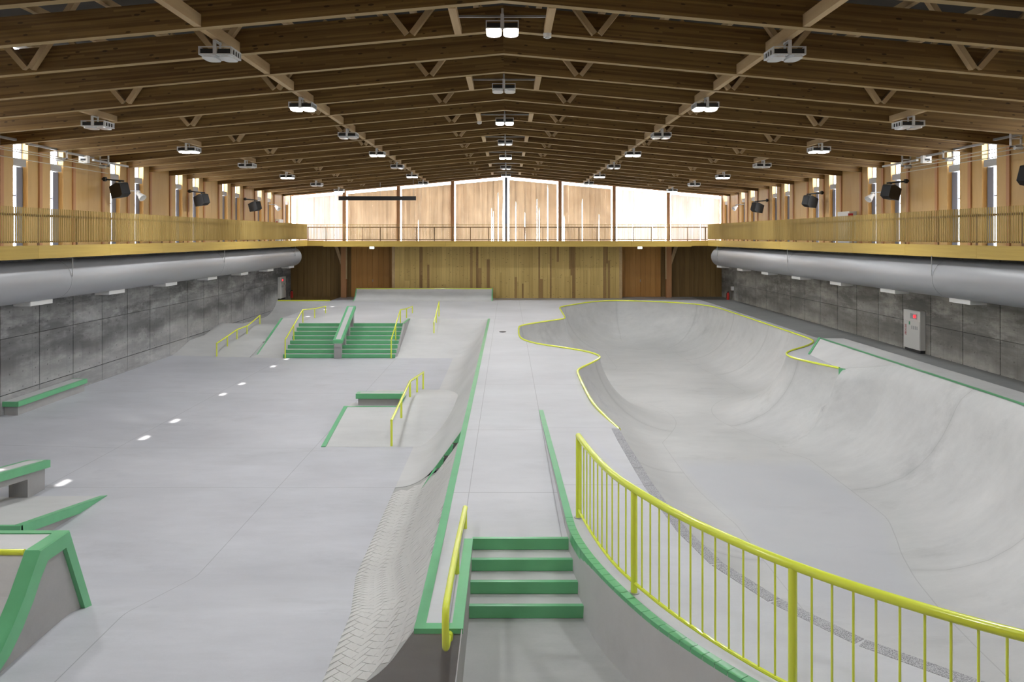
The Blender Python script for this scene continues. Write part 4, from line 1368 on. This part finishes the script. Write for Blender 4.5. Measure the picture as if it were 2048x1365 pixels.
# ================================================================== FENCE
FN = [(0.97, 10.43), (1.03, 9.82), (1.115, 9.21), (1.22, 8.67), (1.36, 8.24), (1.58, 7.67), (1.82, 7.18), (2.12, 6.67), (2.35, 6.34), (2.66, 5.97), (2.93, 5.70), (3.18, 5.47), (3.55, 5.18), (4.3, 4.72), (5.2, 4.35), (6.4, 4.1)]
fp, fd = resample(smooth_path(FN, 2), 0.05)
t = thing('curved_fence', 'yellow metal safety fence curving along the raised deck edge', 'fence', (1.5, 8, 0.15))
ZF = 0.15
part(MB().tube([(x, y, ZF + 1.12) for x, y in fp], 0.040, 14), 'top_rail', M['yellow'], t, True)
part(MB().tube([(x, y, ZF + 0.11) for x, y in fp], 0.019, 8), 'bottom_rail', M['yellow'], t, True)
Ltot = fd[-1]
def at(s):
    return float(np.interp(s, fd, fp[:, 0])), float(np.interp(s, fd, fp[:, 1]))
posts = [0.0, 2.24, 4.40, 6.6, 8.7]
post_me = MB().tube([(0, 0, 0), (0, 0, 1.12)], 0.036, 12).mesh('post', M['yellow'], True)
bal_me = MB().tube([(0, 0, 0.11), (0, 0, 1.12)], 0.0095, 6).mesh('baluster', M['yellow'], True)
pl_me = MB().tube([(0, 0, 0), (0, 0, 0.008)], 0.06, 12).mesh('base_plate', M['steel'], True)
def at_part(nm, me_, x, y, z=None):
    o = link(nm, me_, t)
    o.location = Vector((x, y, ZF)) - Vector(t.location)
    return o
for s in posts:
    if s < Ltot:
        p = at_part('post', post_me, *at(s))
        o = link('base_plate', pl_me, p)
for a, b, cnt in ((0.0, 2.24, 11), (2.24, 4.40, 12), (4.40, 6.6, 12), (6.6, 8.7, 12)):
    for k in range(cnt):
        s = lerp(a, b, (k + 1) / (cnt + 1))
        if s < Ltot:
            at_part('baluster', bal_me, *at(s))

# ================================================================== CEILING LAMPS
light_d = bpy.data.lights.new('lamp_glow', 'AREA')
light_d.shape = 'RECTANGLE'
light_d.size, light_d.size_y = 0.56, 0.44
light_d.energy = LAMP_POWER
light_d.color = (0.97, 0.985, 1.0)
def make_lamp(on):
    root = empty('ceiling_lamp')
    if on:
        link('lamp_glow', light_d, root, (0, 0, -0.05))
    hs = MB()
    for sx in (-1, 1):
        # open tray housing with end louvres
        x0, x1 = (sx * 0.015, sx * 0.285)
        x0, x1 = min(x0, x1), max(x0, x1)
        hs.box(x0, x1, -0.25, 0.25, 0.0, 0.02)
        for y0_, y1_ in ((-0.25, -0.232), (0.232, 0.25)):
            hs.box(x0, x1, y0_, y1_, 0.125, 0.14)
            hs.box(x0, x0 + 0.018, y0_, y1_, 0.02, 0.125)
            hs.box(x1 - 0.018, x1, y0_, y1_, 0.02, 0.125)
        xo_ = (x0, x0 + 0.015) if sx < 0 else (x1 - 0.015, x1)
        hs.box(*xo_, -0.232, 0.232, 0.11, 0.14)
        for k in range(4):
            hs.box(*xo_, -0.2 + k * 0.12, -0.16 + k * 0.12, 0.02, 0.11)
    hs.build('housing', M['lamp_grey'], root)
    fins = MB()
    for sx in (-1, 1):
        for k in range(7):
            y = -0.2 + k * 0.066
            fins.box(min(sx * 0.03, sx * 0.27), max(sx * 0.03, sx * 0.27), y, y + 0.012, 0.02, 0.11)
    fins.build('heat_sink', M['dark'], root)
    MB().box(-0.03, 0.03, -0.262, -0.25, -0.01, 0.24).box(-0.03, 0.03, -0.262, 0.0, 0.23, 0.25).build('bracket', M['lamp_grey'], root)
    MB().tube([(0, 0, 0.13), (0, 0, 0.42)], 0.02, 8).build('stem', M['lamp_grey'], root)
    for sx in (-1, 1):
        poly = []
        for k in range(20):
            a = 2 * math.pi * k / 20
            c, s_ = math.cos(a), math.sin(a)
            poly.append((sx * 0.15 + 0.125 * math.copysign(abs(c) ** 0.6, c), 0.215 * math.copysign(abs(s_) ** 0.6, s_)))
        MB().prism(poly, 'z', -0.035, 0.0).build('lens', M['lens_on'] if on else M['lens_off'], root)
    return root
lamp_on, lamp_off = make_lamp(True), make_lamp(False)
used = {True: False, False: False}
ROWS = [('ridge line', XC, 0, lambda k: k % 2 == 0), ('left purlin', -5.05, 0, lambda k: k % 2 == 1), ('right purlin', 4.87, 0, lambda k: k % 2 == 1),
        ('outer left row', -10.1, 1, lambda k: k % 2 == 0), ('outer right row', 9.88, 1, lambda k: k % 2 == 0)]
for rn, x, kmin, fn in ROWS:
    cnt = {True: 0, False: 0}
    for k in range(kmin - 2, 7):
        y = 13.4 + 5.4 * k
        if y < 2: continue
        on = bool(fn(k))
        src = lamp_on if on else lamp_off
        o = src if not used[on] else copy_tree(src)
        used[on] = True
        o.location = (x, y, beam_z(x) - 0.26)
        if y > 12 and not (kmin == 1 and k < 1):
            lab = '%s %s twin ceiling lamp counted from the camera %s' % (ORD[cnt[on]], 'lit' if on else 'unlit', 'along the ' + rn if 'row' not in rn else 'in the ' + rn)
            cnt[on] += 1
        else:
            lab = '%s twin ceiling lamp nearest the viewer end %s, number %s back' % ('lit' if on else 'unlit', 'of the ' + rn, ['zero', 'one', 'two', 'three'][max(0, -k + 1)])
        tag(o, lab, 'ceiling lamp', 'twin ceiling lamps')
# smoke detectors near the ridge
for k, (x, y) in enumerate(((XC + 0.83, 14.15), (XC - 0.83, 24.95))):
    t = thing('smoke_detector', 'white round smoke detector on the ridge purlin ' + ('nearest the camera' if k == 0 else 'further from the camera'), 'smoke detector', (x, y, beam_z(x) - 0.08), 'smoke detectors')
    part(MB().tube([(x, y, beam_z(x) - 0.08), (x, y, beam_z(x))], 0.075, 16), 'body', M['white'], t, True)
    part(MB().tube([(x, y, beam_z(x) - 0.1), (x, y, beam_z(x) - 0.08)], 0.045, 14), 'sensor', M['lamp_grey'], t, True)

# ================================================================== SPEAKERS AND SPOTLIGHTS
def speaker(x, y, z, s, label):
    t = thing('loudspeaker', label, 'loudspeaker', (x, y, z), 'black wall loudspeakers')
    X = XL if s < 0 else XR
    part(MB().tube([(X - s * 0.05, y, z + 0.40), (x - s * 0.15, y, z + 0.33)], 0.03, 8), 'arm', M['black'], t, True)
    part(MB().tube([(X - s * 0.02, y, z + 0.40), (X - s * 0.14, y, z + 0.40)], 0.08, 10), 'wall_mount', M['black'], t, True)
    part(MB().box(x - 0.03, x + 0.03, y - 0.03, y + 0.03, z + 0.2, z + 0.36), 'yoke', M['black'], t)
    # cabinet: wedge shaped, tilted into the hall
    c = Matrix.Translation((x, y, z)) @ Matrix.Rotation(R(-14) * s * -1, 4, 'Y') @ Matrix.Rotation(R(28) * s, 4, 'Z')
    poly = [(-0.30, -0.22), (0.12, -0.27), (0.31, -0.20), (0.31, 0.20), (0.12, 0.27), (-0.30, 0.22)]
    poly = [(px * -s, pz) for px, pz in poly]
    m_ = MB().prism(poly, 'y', -0.17, 0.17)
    m_.v = [tuple(c @ Vector(p)) for p in m_.v]
    part(m_, 'cabinet', M['black'], t, False, 0.015)
    m_ = MB().box(*sorted((-s * 0.311, -s * 0.318)), -0.15, 0.15, -0.18, 0.18)
    m_.v = [tuple(c @ Vector(p)) for p in m_.v]
    part(m_, 'grille', M['dark'], t)
for s in (-1, 1):
    for k, y in enumerate((26.9, 34.1, 41.3)):
        X = XL if s < 0 else XR
        speaker(X - s * 0.62, y, 5.62 if s < 0 else 5.55, s, '%s black loudspeaker from the camera on the %s upper wall' % (['nearest', 'middle', 'farthest'][k], 'left' if s < 0 else 'right'))
speaker(XR - 0.62, 19.7, 5.55, 1, 'black loudspeaker cut off by the right border of the picture')

def spot(x, y, z, s, label):
    t = thing('spotlight', label, 'spotlight', (x, y, z), 'white wall spotlights')
    X = XL if s < 0 else XR
    part(MB().tube([(X, y, z + 0.16), (x, y, z + 0.14)], 0.018, 8), 'arm', M['steel'], t, True)
    d = Vector((-s * 0.75, -0.25, -0.65)).normalized()
    c = Vector((x, y, z))
    part(MB().tube([c + Vector((0, 0, .15)), c], 0.02, 8), 'bracket', M['steel'], t, True)
    rings = []
    for tt_, rr_ in ((-0.14, 0.05), (-0.12, 0.075), (0.0, 0.08), (0.03, 0.10), (0.2, 0.145)):
        sv = d.cross(Vector((0, 0, 1))).normalized()
        uv = sv.cross(d)
        rings.append([c + d * tt_ + (sv * math.cos(2 * math.pi * k / 14) + uv * math.sin(2 * math.pi * k / 14)) * rr_ for k in range(15)])
    part(MB().grid(rings), 'housing', M['white'], t, True)
    part(MB().tube([c + d * 0.12, c + d * 0.13], 0.125, 14), 'lens', M['lens_off'], t)
spot(XL + 0.55, 28.5, 5.55, -1, 'white spotlight beside the nearest left loudspeaker')
spot(XL + 0.5, 45.6, 5.75, -1, 'white spotlight near the far end of the left upper wall')
spot(XR - 0.55, 28.5, 5.50, 1, 'white spotlight beside the second nearest right loudspeaker')
spot(XR - 0.5, 45.6, 5.75, 1, 'white spotlight near the far end of the right upper wall')

# ================================================================== RIGGING NEAR THE WALLS
for s in (-1, 1):
    X = (XL + 0.55) if s < 0 else (XR - 0.55)
    sd = 'left' if s < 0 else 'right'
    t = thing('cable_rig', 'steel channel rig with pale cables under the roof at the ' + sd + ' wall', 'rigging', (X, 23, 6.2), 'cable rigs')
    for (y0, y1, z) in ((16.0, 21.3, 6.67), (21.8, 23.6, 6.62), (23.8, 25.3, 6.58), (25.3, 27.6, 6.50)):
        part(MB().box(X - 0.04, X + 0.04, y0, y1, z, z + 0.06), 'channel', M['steel'], t)
    for dx, dz_ in ((0.0, 6.44), (0.1, 6.36), (-0.08, 6.20)):
        part(MB().tube([(X + dx, 14, dz_ + 0.02), (X + dx, 26.4, dz_ - 0.02)], 0.014, 6), 'cable', M['cable'], t)
    for y in (20.4, 23.55, 26.0):
        m_ = MB()
        for dx in (-0.14, 0.14):
            m_.box(X + dx - 0.02, X + dx + 0.02, y - 0.02, y + 0.02, 6.38, 6.95)
        m_.box(X - 0.16, X + 0.16, y - 0.02, y + 0.02, 6.60, 6.64)
        m_.box(X - 0.16, X + 0.16, y - 0.02, y + 0.02, 6.38, 6.42)
        part(m_, 'hanger', M['white'], t)
        part(MB().tube([(X - 0.1, y - 0.1, 6.36), (X + 0.1, y - 0.1, 6.36)], 0.06, 10), 'pulley', M['steel'], t, True)
    b = thing('junction_box', 'small white box with dark slot under the roof at the ' + sd + ' wall', 'box', (X, 24.75, 6.4), 'white junction boxes')
    part(MB().box(X - 0.14, X + 0.14, 24.7, 24.85, 6.38, 6.62), 'case', M['white'], b)
    part(MB().box(X - 0.08, X + 0.08, 24.69, 24.7, 6.46, 6.52), 'slot', M['dark'], b)

# ================================================================== HANGING BLACK BAR
t = thing('hanging_case', 'long black screen case hanging by rods before the far gable', 'screen case', (-7.7, 44.9, 6.1))
part(MB().box(-9.93, -5.39, 44.8, 45.0, 6.12, 6.36), 'case', M['black'], t)
for x in (-7.5, -5.55):
    part(MB().tube([(x, 44.9, 6.36), (x, 44.9, beam_z(x) + 0.02)], 0.012, 6), 'rod', M['steel'], t)

# ================================================================== SIGNS, CABINETS, EXTINGUISHERS
for k, x in enumerate((-8.35, 8.15)):
    t = thing('exit_light', 'small glowing exit light under the far gallery, ' + ('left' if k == 0 else 'right') + ' one', 'exit light', (x, BAL_Y + 0.2, 3.25), 'exit lights')
    part(MB().box(x - 0.15, x + 0.15, BAL_Y + 0.12, BAL_Y + 0.2, 3.22, 3.38), 'case', M['white'], t)
    part(MB().box(x - 0.13, x + 0.13, BAL_Y + 0.11, BAL_Y + 0.12, 3.235, 3.365), 'sign_face', M['exit'], t)

def text_mesh(body, size, mat):
    cu = bpy.data.curves.new('lettering', 'FONT')
    cu.body = body
    cu.size = size
    cu.align_x = 'CENTER'
    cu.align_y = 'CENTER'
    cu.extrude = 0.001
    o = bpy.data.objects.new('tmp', cu)
    COL.objects.link(o)
    dg = bpy.context.evaluated_depsgraph_get()
    me_ = bpy.data.meshes.new_from_object(o.evaluated_get(dg))
    bpy.data.objects.remove(o)
    me_.materials.clear()
    me_.materials.append(mat)
    return me_

def hydrant(side, y0, y1):
    s = -1 if side == 'left' else 1
    X = XL if s < 0 else XR
    xf = X - s * 0.19
    t = thing('hydrant_cabinet', 'off white fire hydrant cabinet with red lamp on the ' + side + ' concrete wall', 'cabinet', (X, (y0 + y1) / 2, 0.12), 'fire hydrant cabinets')
    part(MB().box(*sorted((X, xf)), y0, y1, 0.12, 1.45), 'body', M['off_white'], t, False, 0.008)
    part(MB().box(*sorted((X, xf + s * 0.03)), y0 + 0.03, y1 - 0.03, 0.03, 0.12), 'plinth', M['dark'], t)
    d_ = part(MB().box(*sorted((xf, xf - s * 0.012)), y0 + 0.03, y1 - 0.03, 0.16, 1.08), 'door', M['off_white'], t)
    part(MB().box(*sorted((xf, xf - s * 0.008)), y0 + 0.2, y0 + 0.62, 1.16, 1.34), 'lamp_plate', M['grey_print'], t)
    part(MB().tube([(xf, y0 + 0.3, 1.255), (xf - s * 0.05, y0 + 0.3, 1.255)], 0.055, 12), 'pilot_lamp', M['red_lamp'], t, True)
    part(MB().box(*sorted((xf - s * 0.012, xf - s * 0.014)), y0 + 0.62, y0 + 0.70, 0.94, 1.05), 'arrow_mark', M['green_print'], t)
    for i, ch in enumerate('消火栓'):
        o = link('lettering', text_mesh(ch, 0.14, M['red_print']), t)
        o.rotation_euler = (R(90), 0, R(-90) if s > 0 else R(90))
        o.location = Vector((xf - s * 0.016, y1 - 0.16, 0.86 - i * 0.125)) - Vector(t.location)
    for i in range(4):
        part(MB().box(*sorted((xf - s * 0.012, xf - s * 0.0135)), y0 + 0.14 + i * 0.11, y0 + 0.20 + i * 0.11, 0.80, 0.92), 'small_print', M['grey_print'], t)
hydrant('right', 25.8, 26.87)
hydrant('left', 47.45, 48.55)

def extinguisher(x, y, s, label):
    t = thing('fire_extinguisher', label, 'fire extinguisher', (x, y, 0), 'fire extinguishers')
    part(MB().tube([(x, y, 0.02), (x, y, 0.42)], 0.085, 14), 'cylinder', M['red'], t, True)
    part(MB().tube([(x, y, 0.42), (x, y, 0.47)], 0.05, 12), 'shoulder', M['red'], t, True)
    part(MB().box(x - 0.06, x + 0.06, y - 0.02, y + 0.02, 0.47, 0.53), 'valve', M['black'], t)
    part(MB().tube([(x - 0.03, y - 0.02, 0.5), (x - 0.12, y - 0.04, 0.38), (x - 0.11, y - 0.05, 0.12)], 0.014, 6), 'hose', M['black'], t)
extinguisher(13.85, 47.9, 1, 'red fire extinguisher on the floor at the far right corner')
extinguisher(-13.95, 49.3, -1, 'red fire extinguisher on the floor at the far left corner')
t = tag(MB().box(13.99, 14.14, 47.6, 47.8, 0.62, 0.86).build('extinguisher_sign', M['white']), 'small white sign above the far right fire extinguisher', 'sign')

# wall cabinets on the galleries
t = thing('alarm_cabinet', 'white alarm cabinet with red mark on the right gallery wall', 'cabinet', (13.95, 31.4, 4.3), 'gallery cabinets')
part(MB().box(13.85, 14.15, 30.9, 32.0, 3.7, 5.02), 'body', M['off_white'], t, False, 0.01)
part(MB().box(13.80, 14.0, 30.89, 30.90, 4.80, 4.93), 'red_mark', M['red_print'], t)
t = thing('alarm_cabinet', 'white alarm cabinet at the far end of the left gallery', 'cabinet', (-14.0, 47.3, 4.3), 'gallery cabinets')
part(MB().box(-14.3, -14.0, 46.8, 47.6, 3.7, 5.05), 'body', M['off_white'], t, False, 0.01)
part(MB().box(-14.2, -14.1, 46.79, 46.80, 4.80, 4.92), 'red_mark', M['red_print'], t)
